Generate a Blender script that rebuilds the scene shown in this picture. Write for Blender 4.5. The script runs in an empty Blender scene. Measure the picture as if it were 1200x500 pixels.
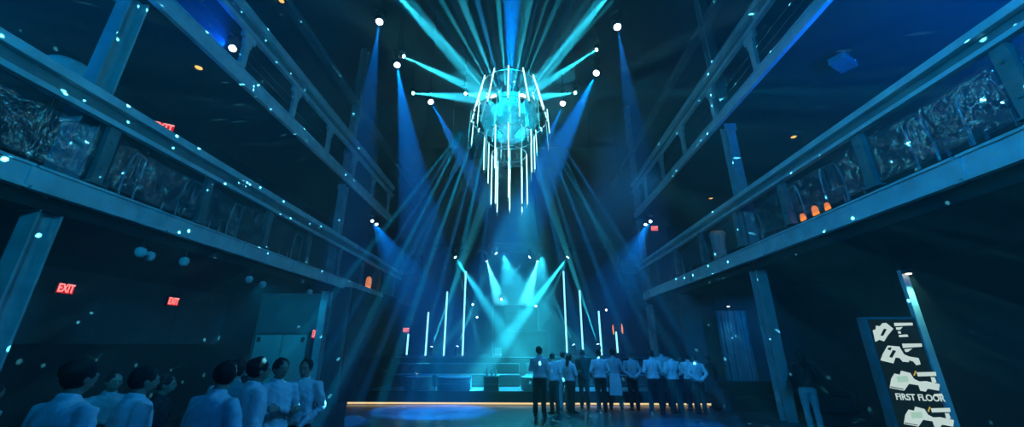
import bpy, bmesh, math, random
from mathutils import Vector, Matrix, Quaternion, noise
random.seed(7)
sc = bpy.context.scene
C = sc.collection
PI = math.pi
R = math.radians

# ------------------------------------------------------------------ camera
F = 444.0; CX, CY = 600.0, 250.0; EYE = 1.70
TH = math.atan(154 / F); YAW = math.atan(12 * math.cos(TH) / F)
cam = bpy.data.cameras.new('camera'); co = bpy.data.objects.new('camera', cam); C.objects.link(co)
co.location = (0, 0, EYE); co.rotation_euler = (PI / 2 + TH, 0, YAW)
cam.sensor_fit = 'HORIZONTAL'; cam.sensor_width = 36; cam.lens = 36 * F / 1200
cam.clip_start = 0.05; cam.clip_end = 200
sc.camera = co

def at(x, y, D=None, X=None, Z=None):
    """measure the photograph: the point of pixel (x, y) at depth D, on plane X or at height Z"""
    a, b = x - CX, CY - y
    f = F * math.cos(TH) - b * math.sin(TH); u = F * math.sin(TH) + b * math.cos(TH)
    X0 = a * math.cos(YAW) - f * math.sin(YAW); D0 = a * math.sin(YAW) + f * math.cos(YAW)
    if D is not None: t = D / D0
    elif X is not None: t = X / X0
    else: t = (Z - EYE) / u
    return Vector((X0 * t, D0 * t, EYE + u * t))

# ------------------------------------------------------------------ render look
sc.view_settings.view_transform = 'Standard'; sc.view_settings.look = 'None'
sc.view_settings.gamma = 1; sc.view_settings.use_curve_mapping = False
sc.view_settings.exposure = 0.0
cy = sc.cycles
cy.use_denoising = True
cy.max_bounces = 5; cy.diffuse_bounces = 2; cy.glossy_bounces = 3; cy.transmission_bounces = 4
cy.volume_bounces = 0; cy.transparent_max_bounces = 12
cy.sample_clamp_indirect = 4.0; cy.sample_clamp_direct = 0
cy.use_light_tree = True

# haze in the hall
w = bpy.data.worlds.new('haze_world'); sc.world = w; w.use_nodes = True
nt = w.node_tree
bg = nt.nodes['Background']; bg.inputs[0].default_value = (0, 0, 0, 1); bg.inputs[1].default_value = 0
vs = nt.nodes.new('ShaderNodeVolumeScatter')
vs.inputs['Color'].default_value = (1, 1, 1, 1); vs.inputs['Density'].default_value = 0.016
vs.inputs['Anisotropy'].default_value = 0.15
nt.links.new(vs.outputs[0], nt.nodes['World Output'].inputs['Volume'])

# ------------------------------------------------------------------ materials
M = {}
def mat(name, col, rough=0.5, metal=0.0, var=0.25, scale=6.0, bump=0.0, bscale=40.0, spec=0.5, alpha=1.0, sheen=0):
    m = bpy.data.materials.new(name); m.use_nodes = True; n = m.node_tree.nodes; l = m.node_tree.links
    p = n['Principled BSDF']
    p.inputs['Roughness'].default_value = rough; p.inputs['Metallic'].default_value = metal
    p.inputs['Specular IOR Level'].default_value = spec
    tc = n.new('ShaderNodeTexCoord'); nz = n.new('ShaderNodeTexNoise'); nz.inputs['Scale'].default_value = scale
    nz.inputs['Detail'].default_value = 4
    l.new(tc.outputs['Object'], nz.inputs['Vector'])
    cr = n.new('ShaderNodeValToRGB'); l.new(nz.outputs['Fac'], cr.inputs['Fac'])
    cr.color_ramp.elements[0].position = 0.3; cr.color_ramp.elements[1].position = 0.7
    cr.color_ramp.elements[0].color = tuple(c * (1 - var) for c in col) + (1,)
    cr.color_ramp.elements[1].color = tuple(min(1, c * (1 + var)) for c in col) + (1,)
    l.new(cr.outputs[0], p.inputs['Base Color'])
    if bump:
        n2 = n.new('ShaderNodeTexNoise'); n2.inputs['Scale'].default_value = bscale; n2.inputs['Detail'].default_value = 3
        l.new(tc.outputs['Object'], n2.inputs['Vector'])
        b = n.new('ShaderNodeBump'); b.inputs['Strength'].default_value = bump; b.inputs['Distance'].default_value = 0.02
        l.new(n2.outputs['Fac'], b.inputs['Height']); l.new(b.outputs[0], p.inputs['Normal'])
    M[name] = m
    return m

def glow(name, col, strength, light=False):
    m = bpy.data.materials.new(name); m.use_nodes = True; n = m.node_tree.nodes
    for x in list(n):
        if x.type == 'BSDF_PRINCIPLED': n.remove(x)
    e = n.new('ShaderNodeEmission'); e.inputs[0].default_value = (*col, 1); e.inputs[1].default_value = strength
    m.node_tree.links.new(e.outputs[0], n['Material Output'].inputs['Surface'])
    if not light: m.cycles.emission_sampling = 'NONE'
    M[name] = m
    return m

def film(name, tint, clear, rough, scale, bump, body=(.6, .7, .75), gloss=.55):
    """thin clear plastic: mostly see-through, with crumpled gloss"""
    m = bpy.data.materials.new(name); m.use_nodes = True; n = m.node_tree.nodes; l = m.node_tree.links
    for x in list(n):
        if x.type == 'BSDF_PRINCIPLED': n.remove(x)
    tr = n.new('ShaderNodeBsdfTransparent'); tr.inputs[0].default_value = (*tint, 1)
    gl = n.new('ShaderNodeBsdfGlossy'); gl.inputs['Roughness'].default_value = rough
    gl.inputs[0].default_value = (.9, .95, 1, 1)
    df = n.new('ShaderNodeBsdfTranslucent'); df.inputs[0].default_value = (*body, 1)
    d2 = n.new('ShaderNodeBsdfDiffuse'); d2.inputs[0].default_value = (*body, 1)
    a1 = n.new('ShaderNodeMixShader'); a1.inputs[0].default_value = 0.5; l.new(df.outputs[0], a1.inputs[1]); l.new(d2.outputs[0], a1.inputs[2])
    a2 = n.new('ShaderNodeMixShader'); a2.inputs[0].default_value = gloss; l.new(a1.outputs[0], a2.inputs[1]); l.new(gl.outputs[0], a2.inputs[2])
    a3 = n.new('ShaderNodeMixShader'); a3.inputs[0].default_value = clear
    l.new(a2.outputs[0], a3.inputs[1]); l.new(tr.outputs[0], a3.inputs[2])
    tc = n.new('ShaderNodeTexCoord'); nz = n.new('ShaderNodeTexNoise'); nz.inputs['Scale'].default_value = scale; nz.inputs['Detail'].default_value = 3
    l.new(tc.outputs['Object'], nz.inputs['Vector'])
    b = n.new('ShaderNodeBump'); b.inputs['Strength'].default_value = bump; b.inputs['Distance'].default_value = .06
    l.new(nz.outputs['Fac'], b.inputs['Height'])
    for q in (gl, df, d2): l.new(b.outputs[0], q.inputs['Normal'])
    l.new(a3.outputs[0], n['Material Output'].inputs['Surface'])
    M[name] = m
    return m

mat('steel', (.55, .60, .62), .45, .1, .18, 3, .12, 25)
mat('column_paint', (.34, .38, .40), .45, .1, .2, 3, .12, 25)
mat('steel_dark', (.16, .18, .19), .5, .2, .25, 4, .1, 25)
mat('black_paint', (.006, .006, .007), .7, 0, .3, 8, .05, 30, .15)
mat('black_metal', (.02, .02, .022), .4, .5, .3, 8)
mat('wall_dark', (.010, .014, .015), .85, 0, .35, 1.2, .1, 14)
mat('wall_panel', (.055, .07, .075), .75, 0, .3, 1.5, .12, 10)
mat('wall_pale', (.09, .12, .13), .7, 0, .15, 2, .05, 14)
mat('door_paint', (.34, .4, .4), .45, 0, .08, 3, .03, 20)
mat('ceiling_black', (.006, .008, .009), .9, 0, .3, 2, .1, 12)
mat('floor_black', (.06, .07, .075), .28, 0, .45, 1.3, .06, 5, .6)
mat('floor_aisle', (.012, .014, .016), .5, 0, .4, 2, .06, 8)
mat('deck', (.06, .07, .08), .35, 0, .4, 1.5, .05, 8)
mat('stage_black', (.006, .007, .008), .75, 0, .35, 3, .05, 10, .15)
mat('upholstery', (.012, .014, .016), .8, 0, .3, 6, .2, 60)
mat('upholstery_pale', (.05, .06, .065), .55, 0, .25, 6, .2, 60)
mat('curtain', (.14, .16, .17), .8, 0, .25, 4, .15, 30)
mat('skin', (.33, .19, .13), .5, 0, .08, 12)
mat('skin_pale', (.5, .32, .25), .5, 0, .08, 12)
mat('hair', (.008, .006, .005), .85, 0, .4, 60, .3, 180)
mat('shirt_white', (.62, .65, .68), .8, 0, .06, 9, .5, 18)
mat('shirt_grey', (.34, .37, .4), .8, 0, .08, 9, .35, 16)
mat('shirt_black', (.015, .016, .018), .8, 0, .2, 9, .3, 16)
mat('trousers_black', (.010, .011, .013), .8, 0, .2, 9, .3, 14)
mat('apron_pale', (.55, .58, .6), .8, 0, .06, 9, .3, 16)
mat('shoe_black', (.008, .008, .009), .3, 0, .2, 9)
mat('chrome', (.75, .85, .86), .12, 1, .05, 9, .15, 9)
mat('mirror', (.62, .85, .86), .16, 1, .25, 14, .6, 7)
mat('acrylic_edge', (.45, .52, .55), .2, .2, .15, 6)
mat('white_wrap', (.7, .68, .62), .5, 0, .3, 12, .7, 18)
mat('wood_dark', (.035, .02, .012), .45, 0, .3, 5)
mat('lamp_pale', (.6, .65, .66), .35, 0, .1, 9)
film('clear_film', (.93, .97, 1), .82, .10, 5.5, 1.0, (.12, .15, .16), .62)
film('clear_acrylic', (.9, .95, .97), .72, .08, 3, .4)
film('bowl', (.45, .85, .88), .45, .12, 7, 1.2, (.06, .24, .26), .32)
film('drum', (.8, .93, .95), .72, .08, 3, .4, (.02, .05, .055), .3)
glow('tube_white', (.42, .94, 1.0), 3.2)
glow('tube_dim', (.10, .62, .68), .9)
glow('stage_tube', (.28, .85, 1.0), 1.9)
glow('lens_cyan', (.5, .95, 1.0), 9)
glow('lens_blue', (.75, .85, 1.0), 7)
glow('lens_warm', (1.0, .93, .8), 5)
glow('exit_red', (1.0, .012, .015), .75)
glow('exit_letter', (1.0, .30, .28), 1.5)
glow('orange_lamp', (1.0, .24, .04), 1.4)
glow('amber', (1.0, .5, .12), 1.6)
glow('strip_warm', (1.0, .72, .33), 1.1)
glow('screen_dark', (.004, .016, .022), 1)
glow('screen_white', (.66, .84, .80), .85)
glow('screen_green', (.36, .6, .5), 1)
glow('screen_amber', (.5, .35, .06), 1)

# ------------------------------------------------------------------ mesh helpers
def box(bm, x0, x1, y0, y1, z0, z1):
    v = [bm.verts.new(p) for p in ((x0,y0,z0),(x1,y0,z0),(x1,y1,z0),(x0,y1,z0),(x0,y0,z1),(x1,y0,z1),(x1,y1,z1),(x0,y1,z1))]
    for f in ((3,2,1,0),(4,5,6,7),(0,1,5,4),(1,2,6,5),(2,3,7,6),(3,0,4,7)):
        bm.faces.new([v[i] for i in f])
    return v

def frame_of(d):
    d = d.normalized(); r = Vector((0, 0, 1)) if abs(d.z) < .9 else Vector((1, 0, 0))
    a = r.cross(d).normalized(); return a, d.cross(a).normalized()

def loft(bm, rings, n=12, cap=True):
    """rings: (centre, vector a, vector b)"""
    rows = []
    for c, a, b in rings:
        rows.append([bm.verts.new(c + a * math.cos(2 * PI * k / n) + b * math.sin(2 * PI * k / n)) for k in range(n)])
    for r0, r1 in zip(rows, rows[1:]):
        for k in range(n):
            bm.faces.new((r0[k], r0[(k + 1) % n], r1[(k + 1) % n], r1[k]))
    if cap:
        bm.faces.new(rows[0][::-1]); bm.faces.new(rows[-1])

def tube(bm, pts, rad, n=10, round_ends=False):
    pts = [Vector(p) for p in pts]
    if not isinstance(rad, (list, tuple)): rad = [rad] * len(pts)
    rings = []; prev = None
    for i, p in enumerate(pts):
        d = (pts[min(i + 1, len(pts) - 1)] - pts[max(i - 1, 0)]).normalized()
        if prev is None: a, b = frame_of(d)
        else:
            a = (prev - d * prev.dot(d)).normalized(); b = d.cross(a)
        prev = a
        if round_ends and i == 0:
            rings.append((p - d * rad[i] * .8, a * rad[i] * .45, b * rad[i] * .45))
        rings.append((p, a * rad[i], b * rad[i]))
        if round_ends and i == len(pts) - 1:
            rings.append((p + d * rad[i] * .8, a * rad[i] * .45, b * rad[i] * .45))
    loft(bm, rings, n)

def lathe(bm, prof, n=24, c=(0, 0, 0), close=True):
    c = Vector(c)
    rows = []
    for r, z in prof:
        rows.append([bm.verts.new(c + Vector((r * math.cos(2 * PI * k / n), r * math.sin(2 * PI * k / n), z))) for k in range(n)])
    for r0, r1 in zip(rows, rows[1:]):
        for k in range(n):
            bm.faces.new((r0[k], r0[(k + 1) % n], r1[(k + 1) % n], r1[k]))
    if close:
        bm.faces.new(rows[0][::-1]); bm.faces.new(rows[-1])

def ellipsoid(bm, c, rx, ry, rz, n=16, m=10, fn=None):
    c = Vector(c); rows = []
    top = bm.verts.new(c + Vector((0, 0, rz))); bot = bm.verts.new(c - Vector((0, 0, rz)))
    for j in range(1, m):
        t = PI * j / m; row = []
        for k in range(n):
            p = Vector((rx * math.sin(t) * math.cos(2 * PI * k / n), ry * math.sin(t) * math.sin(2 * PI * k / n), rz * math.cos(t)))
            if fn: p = fn(p)
            row.append(bm.verts.new(c + p))
        rows.append(row)
    for k in range(n):
        bm.faces.new((top, rows[0][k], rows[0][(k + 1) % n])); bm.faces.new((bot, rows[-1][(k + 1) % n], rows[-1][k]))
    for r0, r1 in zip(rows, rows[1:]):
        for k in range(n):
            bm.faces.new((r0[k], r1[k], r1[(k + 1) % n], r0[(k + 1) % n]))

def torus(bm, R0, r0, c=(0, 0, 0), n=40, m=8):
    c = Vector(c); rows = []
    for i in range(n):
        a = 2 * PI * i / n; d = Vector((math.cos(a), math.sin(a), 0))
        rows.append([bm.verts.new(c + d * (R0 + r0 * math.cos(2 * PI * j / m)) + Vector((0, 0, r0 * math.sin(2 * PI * j / m)))) for j in range(m)])
    for i in range(n):
        for j in range(m):
            bm.faces.new((rows[i][j], rows[(i + 1) % n][j], rows[(i + 1) % n][(j + 1) % m], rows[i][(j + 1) % m]))

def poly_prism(bm, pts, z0, z1):
    lo = [bm.verts.new((x, y, z0)) for x, y in pts]; hi = [bm.verts.new((x, y, z1)) for x, y in pts]
    bm.faces.new(lo[::-1]); bm.faces.new(hi); n = len(pts)
    for i in range(n): bm.faces.new((lo[i], lo[(i + 1) % n], hi[(i + 1) % n], hi[i]))

def mesh(bm, name, m, smooth=False, bevel=0):
    bmesh.ops.recalc_face_normals(bm, faces=bm.faces)
    if bevel:
        es = [e for e in bm.edges if len(e.link_faces) == 2 and e.calc_face_angle(0) > .8]
        bmesh.ops.bevel(bm, geom=es, offset=bevel, segments=2, affect='EDGES', profile=.6)
    me = bpy.data.meshes.new(name); bm.to_mesh(me); bm.free()
    me.materials.append(M[m] if isinstance(m, str) else m)
    if smooth:
        for p in me.polygons: p.use_smooth = True
    return me

def link(name, me, parent=None, loc=(0, 0, 0), rot=None):
    o = bpy.data.objects.new(name, me); C.objects.link(o); o.location = loc
    if rot is not None:
        if isinstance(rot, Quaternion): o.rotation_mode = 'QUATERNION'; o.rotation_quaternion = rot
        else: o.rotation_euler = rot
    if parent: o.parent = parent
    return o

def obj(name, bm, m, parent=None, smooth=False, bevel=0, loc=(0, 0, 0), rot=None):
    return link(name, mesh(bm, name, m, smooth, bevel), parent, loc, rot)

def tag(o, label=None, cat=None, group=None, kind=None):
    if label: o['label'] = label
    if cat: o['category'] = cat
    if group: o['group'] = group
    if kind: o['kind'] = kind
    return o

def thing(name, label, cat, loc=(0, 0, 0), rz=0, group=None):
    o = bpy.data.objects.new(name, None); C.objects.link(o); o.empty_display_size = .1
    o.location = loc; o.rotation_euler = (0, 0, rz)
    return tag(o, label, cat, group)

def copy_tree(o, parent=None):
    c = o.copy(); C.objects.link(c)
    if parent: c.parent = parent
    for ch in list(o.children): copy_tree(ch, c)
    return c

def struct(name, bm, m, bevel=0, smooth=False):
    return tag(obj(name, bm, m, None, smooth, bevel), kind='structure')

def B(*a):
    bm = bmesh.new(); box(bm, *a); return bm

def lamp(kind, name, loc, col, power, aim=None, angle=None, blend=.3, rad=.03):
    d = bpy.data.lights.new(name, kind); d.color = col; d.energy = power
    if kind in ('SPOT', 'POINT'): d.shadow_soft_size = rad
    if kind == 'SPOT': d.spot_size = angle; d.spot_blend = blend
    o = bpy.data.objects.new(name, d); C.objects.link(o); o.location = loc
    if aim is not None:
        o.rotation_mode = 'QUATERNION'
        o.rotation_quaternion = (Vector(aim) - Vector(loc)).to_track_quat('-Z', 'Y')
    return o

TEAL = (0.02, .50, .74); CYAN = (.025, .64, .90); AZURE = (0.0, .34, .85); BLUE = (0.0, .09, 1.0); SKYB = (0.0, .22, 1.0)
def beam(a, b, width_deg, col, power, blend=.35, name='beam_light'):
    return lamp('SPOT', name, a, col, power, b, R(width_deg), blend, .02)

# ------------------------------------------------------------------ the hall
XL, XR = -7.1, 6.0           # balcony fronts
WL, WR = -10.2, 9.5          # outer walls
DN, DF, ZC = -5.0, 24.0, 15.0
LOW = -.30                   # the aisle lies a step below the dance floor
EDGE = [(-5.33, 12.54), (-2.05, 5.0), (0.6, -1.2), (2.2, DN)]
bm = bmesh.new(); poly_prism(bm, [(WR, DN), (WR, DF), (-5.6, DF), (-5.6, 12.54)] + EDGE, -.02 + LOW, 0)
struct('floor', bm, 'floor_black')
struct('floor_aisle', B(WL, 2.4, DN, DF, LOW - .1, LOW - .015), 'floor_aisle')
struct('ceiling', B(WL - .2, WR + .2, DN, DF, ZC, ZC + .2), 'ceiling_black')
struct('wall_left', B(WL - .2, WL, DN, DF, LOW, ZC), 'wall_dark')
struct('wall_right', B(WR, WR + .2, DN, DF, LOW, ZC), 'wall_dark')
struct('wall_back', B(WL - .2, WR + .2, DF, DF + .2, LOW, ZC), 'wall_dark')
struct('wall_front', B(WL - .2, WR + .2, DN - .2, DN, LOW, ZC), 'wall_dark')
# panelled upper band on the left side wall and the pale end wall of the aisle
bm = bmesh.new(); box(bm, WL, WL + .22, DN, 12.9, 1.72, 3.28)
for k in range(7): box(bm, WL + .20, WL + .235, -1 + 2 * k, -.97 + 2 * k, 1.74, 3.26)
struct('trim_left', bm, 'wall_panel')
struct('wall_aisle_end', B(WL, XL + .35, 14.9, 15.1, LOW, 3.86), 'wall_pale')
struct('wall_aisle_side', B(-6.9, -6.7, 15.1, DF, LOW, 3.86), 'wall_dark')
struct('wall_passage_end', B(XR + .2, WR, 15.2, 15.4, 0, 3.8), 'wall_panel')
# soffits of both side aisles, balcony slabs
struct('ceiling_aisle_left', B(WL, XL - .1, DN, 22, 3.62, 3.80), 'ceiling_black')
struct('ceiling_aisle_right', B(XR + .1, WR, DN, 22, 3.58, 3.76), 'ceiling_black')
for sx, X, W_, nm in ((-1, XL, WL, 'left'), (1, XR, WR, 'right')):
    x0, x1 = sorted((X + sx * .06, W_))
    struct('balcony_floor_' + nm, B(x0, x1, DN, 22, 3.82, 4.22), 'stage_black')
    struct('gallery_floor_' + nm, B(x0, x1, DN, 20.5, 7.98, 8.22), 'ceiling_black')

def edge_beam(name, X, s, z0, z1, d0, d1, step, m='steel'):
    """light steel channel along a balcony front, in bolted lengths"""
    bm = bmesh.new(); y = d0
    while y < d1 - .2:
        e = min(y + step, d1)
        box(bm, X - s * .02 if s < 0 else X - .06, X + .06 if s < 0 else X + .02, y + .02, e - .02, z0, z1)
        box(bm, *sorted((X - s * .11, X)), y + .02, e - .02, z0 - .02, z0 + .02)
        box(bm, *sorted((X - s * .09, X)), y + .02, e - .02, z1 - .02, z1 + .02)
        box(bm, *sorted((X - s * .085, X)), e - .05, e + .05, z0 + .03, z1 - .03)
        y = e
    return struct(name, bm, m)
edge_beam('balcony_beam', XL, -1, 3.83, 4.16, -4, 19.2, 2.2)
edge_beam('balcony_beam', XR, 1, 3.78, 4.12, -4, 18.9, 4.4)
edge_beam('gallery_beam', XL, -1, 7.94, 8.32, -4, 19.2, 8.8)
edge_beam('gallery_beam', XR, 1, 7.94, 8.22, -4, 18.9, 8.8)

def column(X, y, z0, z1):
    bm = bmesh.new()
    box(bm, X - .13, X + .13, y - .16, y - .125, z0, z1); box(bm, X - .13, X + .13, y + .125, y + .16, z0, z1)
    box(bm, X - .02, X + .02, y - .13, y + .13, z0, z1)
    for z in (3.6, 5.15, 7.75, 9.3):                         # splice plates at the beams
        box(bm, X - .17, X + .17, y - .185, y - .155, z, z + .28)
    struct('steel_column', bm, 'column_paint')
for y in (5.35, 14.4): column(XL - .28, y, LOW, ZC)
for y in (10.2, 19.3): column(XR + .28, y, 0, ZC)
for X, s in ((XL - .28, -1), (XR + .28, 1)):
    struct('ceiling_beam', B(X - .12, X + .12, DN, DF, 11.85, 12.1), 'steel_dark')

# balcony railings
def railing(label, X, s, z0, z1, zb, posts, d0, d1, glass):
    t = thing('balcony_railing' if glass else 'gallery_railing', label, 'railing', (X, (d0 + d1) / 2, zb))
    oy, oz = -(d0 + d1) / 2, -zb
    i = -s                                                    # towards the hall
    bm = bmesh.new()
    def bx(a, b, y0, y1, za, zc): box(bm, *sorted((a, b)), y0 + oy, y1 + oy, za + oz, zc + oz)
    h = z1 - z0
    bx(0, i * .13, d0, d1, z1 - h * .34, z1)
    obj('top_rail', bm, 'steel', t, bevel=.012)
    bm = bmesh.new(); bx(-i * .02, i * .02, d0, d1, z0 + .06, z1 - h * .34)
    obj('web_plate', bm, 'steel_dark', t)
    bm = bmesh.new(); bx(-i * .02, i * .11, d0, d1, z0, z0 + h * .20)
    obj('lower_rail', bm, 'steel', t, bevel=.01)
    bm = bmesh.new()
    pm = None
    for y in posts:
        if pm is None:
            b2 = bmesh.new()
            if glass:
                box(b2, -.05, .05, -.09, .09, 0, z0 - zb + .02)
                box(b2, *sorted((-.07, .07)), -.13, .13, 0, .03)
                for zz in (.25, .75): box(b2, *sorted((i * .05, i * .075)), -.02, .02, zz, zz + .05)
            else:
                # gusset post: wide under the rail, narrow, with a foot that kicks out
                for a in ((-.22, .22, z0 - zb - .16, z0 - zb + .02), (-.13, .13, z0 - zb - .34, z0 - zb - .16), (-.09, .09, .12, z0 - zb - .34), (-.16, .09, 0, .12)):
                    box(b2, -.045, .045, a[0], a[1], a[2], a[3])
            pm = mesh(b2, 'post', 'steel_dark' if glass else 'steel')
        link('post', pm, t, (0, y + oy, 0))
    if glass:
        ys = [d0] + list(posts) + [d1]
        for a, b in zip(ys, ys[1:]):
            if b - a < .8: continue
            b2 = bmesh.new(); nx, nz = 26, 12; L = b - a - .24; Hh = z0 - zb - .16
            grid = []
            for q in range(nz + 1):
                row = []
                for p in range(nx + 1):
                    u, v = p / nx, q / nz
                    yy, zz = a + .12 + L * u, .04 + Hh * v
                    sag = .10 * math.sin(PI * u) * v * noise.noise(Vector((a * 3.1, 1.7, 0)))
                    off = .05 * noise.noise(Vector((u * 4 + a, v * 3, X))) + .025 * noise.noise(Vector((u * 13 + a, v * 8, X)))
                    row.append((off * 1.0, yy + oy, zz - abs(sag) - .14 * v * math.sin(PI * u) ** 2 * abs(noise.noise(Vector((a, 5, 2))))))
                grid.append(row)
            th = .004
            f = [[b2.verts.new(p) for p in r] for r in grid]; g = [[b2.verts.new((p[0] + th, p[1], p[2])) for p in r] for r in grid]
            for q in range(nz):
                for p in range(nx):
                    b2.faces.new((f[q][p], f[q][p + 1], f[q + 1][p + 1], f[q + 1][p])); b2.faces.new((g[q][p], g[q + 1][p], g[q + 1][p + 1], g[q][p + 1]))
            for q in range(nz):
                for c_ in (0, nx): b2.faces.new((f[q][c_], f[q + 1][c_], g[q + 1][c_], g[q][c_]))
            for p in range(nx):
                for r_ in (0, nz): b2.faces.new((f[r_][p], f[r_][p + 1], g[r_][p + 1], g[r_][p]))
            obj('clear_panel', b2, 'clear_film', t, True)
    else:
        for zz in (.35, .62):
            b2 = bmesh.new(); tube(b2, [(0, d0 + oy, zz), (0, d1 + oy, zz)], .008, 6)
            obj('cable', b2, 'steel_dark', t)
    return t
railing('long steel railing with crumpled clear panels along the left lower balcony', XL, -1, 5.27, 5.74, 4.22,
        [1.2, 3.4, 5.6, 7.75, 9.95, 12.1, 14.3, 16.55, 18.8, 21.0], -4, 22, True)
railing('long steel railing along the right lower balcony above clear chairs and panels', XR, 1, 5.22, 5.58, 4.22,
        [1.8, 3.95, 6.08, 8.2, 10.2, 12.4, 14.6, 16.8, 19.0, 21.0], -4, 22, True)
railing('thick steel rail on gusset posts along the left upper gallery', XL, -1, 9.36, 9.98, 8.32, [1.0, 3.2, 5.5, 7.7, 9.94, 12.18, 14.4, 16.6, 18.8], -4, 19.2, False)
railing('thick steel rail on gusset posts along the right upper gallery', XR, 1, 9.33, 9.86, 8.22, [1.3, 3.6, 5.8, 8.0, 10.2, 12.5, 14.7, 17.0], -4, 18.9, False)

# ------------------------------------------------------------------ left aisle: doors and signs
def exit_sign(loc, rz, label, wdt=.62, hgt=.34, back=None):
    t = thing('exit_sign', label, 'exit sign', loc, rz, None)
    bm = B(-wdt / 2, wdt / 2, 0, .06, -hgt / 2, hgt / 2); obj('housing', bm, 'black_metal', t, bevel=.012)
    bm = B(-wdt / 2 + .025, wdt / 2 - .025, -.008, .004, -hgt / 2 + .025, hgt / 2 - .025); obj('face', bm, 'exit_red', t)
    cu = bpy.data.curves.new('exit', 'FONT'); cu.body = 'EXIT'; cu.size = hgt * .98; cu.align_x = 'CENTER'; cu.align_y = 'CENTER'; cu.extrude = .003; cu.offset = .006
    o = bpy.data.objects.new('tmp', cu); C.objects.link(o); dg = bpy.context.evaluated_depsgraph_get()
    me = bpy.data.meshes.new_from_object(o.evaluated_get(dg)); C.objects.unlink(o); bpy.data.objects.remove(o)
    me.materials.clear(); me.materials.append(M['exit_letter'])
    lo_ = link('letters', me, t, (0, -.014, .0), (PI / 2, 0, 0)); wx = max(v.co.x for v in me.vertices) - min(v.co.x for v in me.vertices); lo_.scale = (wdt * .84 / wx, 1, 1)
    bm = bmesh.new(); tube(bm, [(0, .03, hgt / 2 - .01), (0, .03, hgt / 2 + .07)], .02, 8); obj('bracket', bm, 'black_metal', t)
    return t
p1 = at(77, 338, X=WL + .30); p2 = at(203, 353, X=WL + .30)
exit_sign(p1, R(90), 'bigger red exit sign high on the left side wall, nearest the left edge', .36, .25)
exit_sign(p2, R(90), 'red exit sign on the left side wall, farther along than the bigger one', .38, .26)
exit_sign(at(369.5, 391, D=14.80), 0, 'narrow red exit sign above the dark doorway beside the pale double doors', .26, .36)
exit_sign(at(476, 386.5, D=20), 0, 'small red exit sign left of the stage above the shortest light tube', .36, .26)
exit_sign(at(767, 267.5, D=18.5), 0, 'red exit sign up on the far end of the right balcony', .40, .30)
exit_sign(at(191, 149, X=XL - .55), R(35), 'red exit sign half hidden by the left balcony rail', .40, .24)

def door_leaf(x0, x1, n):
    t = bpy.data.objects.new('door_%d' % n, None); C.objects.link(t); t.location = (0, 14.9, LOW); t['kind'] = 'structure'
    obj('leaf', B(x0 + .015, x1 - .015, -.06, -.01, 0, 2.36), 'door_paint', t, bevel=.006)
    xx = x1 - .14 if n == 1 else x0 + .14
    bm = bmesh.new(); tube(bm, [(xx, -.11, .95), (xx, -.11, 1.35)], .014, 8); tube(bm, [(xx, -.11, 1.0), (xx, -.05, 1.0)], .01, 8); tube(bm, [(xx, -.11, 1.3), (xx, -.05, 1.3)], .01, 8)
    obj('handle', bm, 'chrome', t)
    hx = x0 + .16 if n == 1 else x1 - .16
    obj('closer', B(hx - .05, hx + .05, -.12, -.055, 2.12, 2.28), 'black_metal', t)
door_leaf(-10.1, -9.05, 1); door_leaf(-9.05, -8.1, 2)
bm = bmesh.new(); box(bm, -10.18, -10.1, 14.82, 14.9, LOW, 2.14); box(bm, -8.1, -8.02, 14.82, 14.9, LOW, 2.14); box(bm, -10.18, -8.02, 14.82, 14.9, 2.08, 2.16)
struct('trim_1', bm, 'wall_panel')
bm = B(-7.98, -7.32, 14.87, 14.9, LOW, 2.1)
struct('door_3', bm, 'black_paint')
bm = bmesh.new(); box(bm, -8.0, -7.95, 14.83, 14.9, LOW, 2.14); box(bm, -7.35, -7.3, 14.83, 14.9, LOW, 2.14)
struct('trim_2', bm, 'wall_panel')

# track spotlights under the left balcony
def track_head():
    t = thing('track_spotlight', '', 'spotlight')
    bm = bmesh.new(); tube(bm, [(0, 0, .0), (0, 0, .26)], .014, 8); obj('stem', bm, 'black_metal', t)
    bm = bmesh.new(); lathe(bm, [(.02, -.10), (.055, -.09), (.085, -.04), (.09, .02), (.07, .07), (.03, .09)], 18); obj('can', bm, 'lamp_pale', t, True)
    return t
TL = [(165, 295, 'pale track spotlight under the left balcony, nearest the left edge'),
      (175.5, 300, 'pale track spotlight second from the left edge under the left balcony'),
      (216, 306, 'lone pale track spotlight under the left balcony beneath the draped panel'),
      (292, 327, 'pale track spotlight under the left balcony, left of the last close pair'),
      (308, 333, 'pale track spotlight under the left balcony, right of the last close pair'),
      (363, 342, 'pale track spotlight farthest under the left balcony, beside the column')]
tk = track_head(); ys = []
for i, (x, y, lb) in enumerate(TL):
    o = tk if i == 0 else copy_tree(tk)
    q = at(x, y, Z=3.36); o.location = q; o['label'] = lb; o['group'] = 'track spotlights under the left balcony'
bm = bmesh.new()

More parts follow.
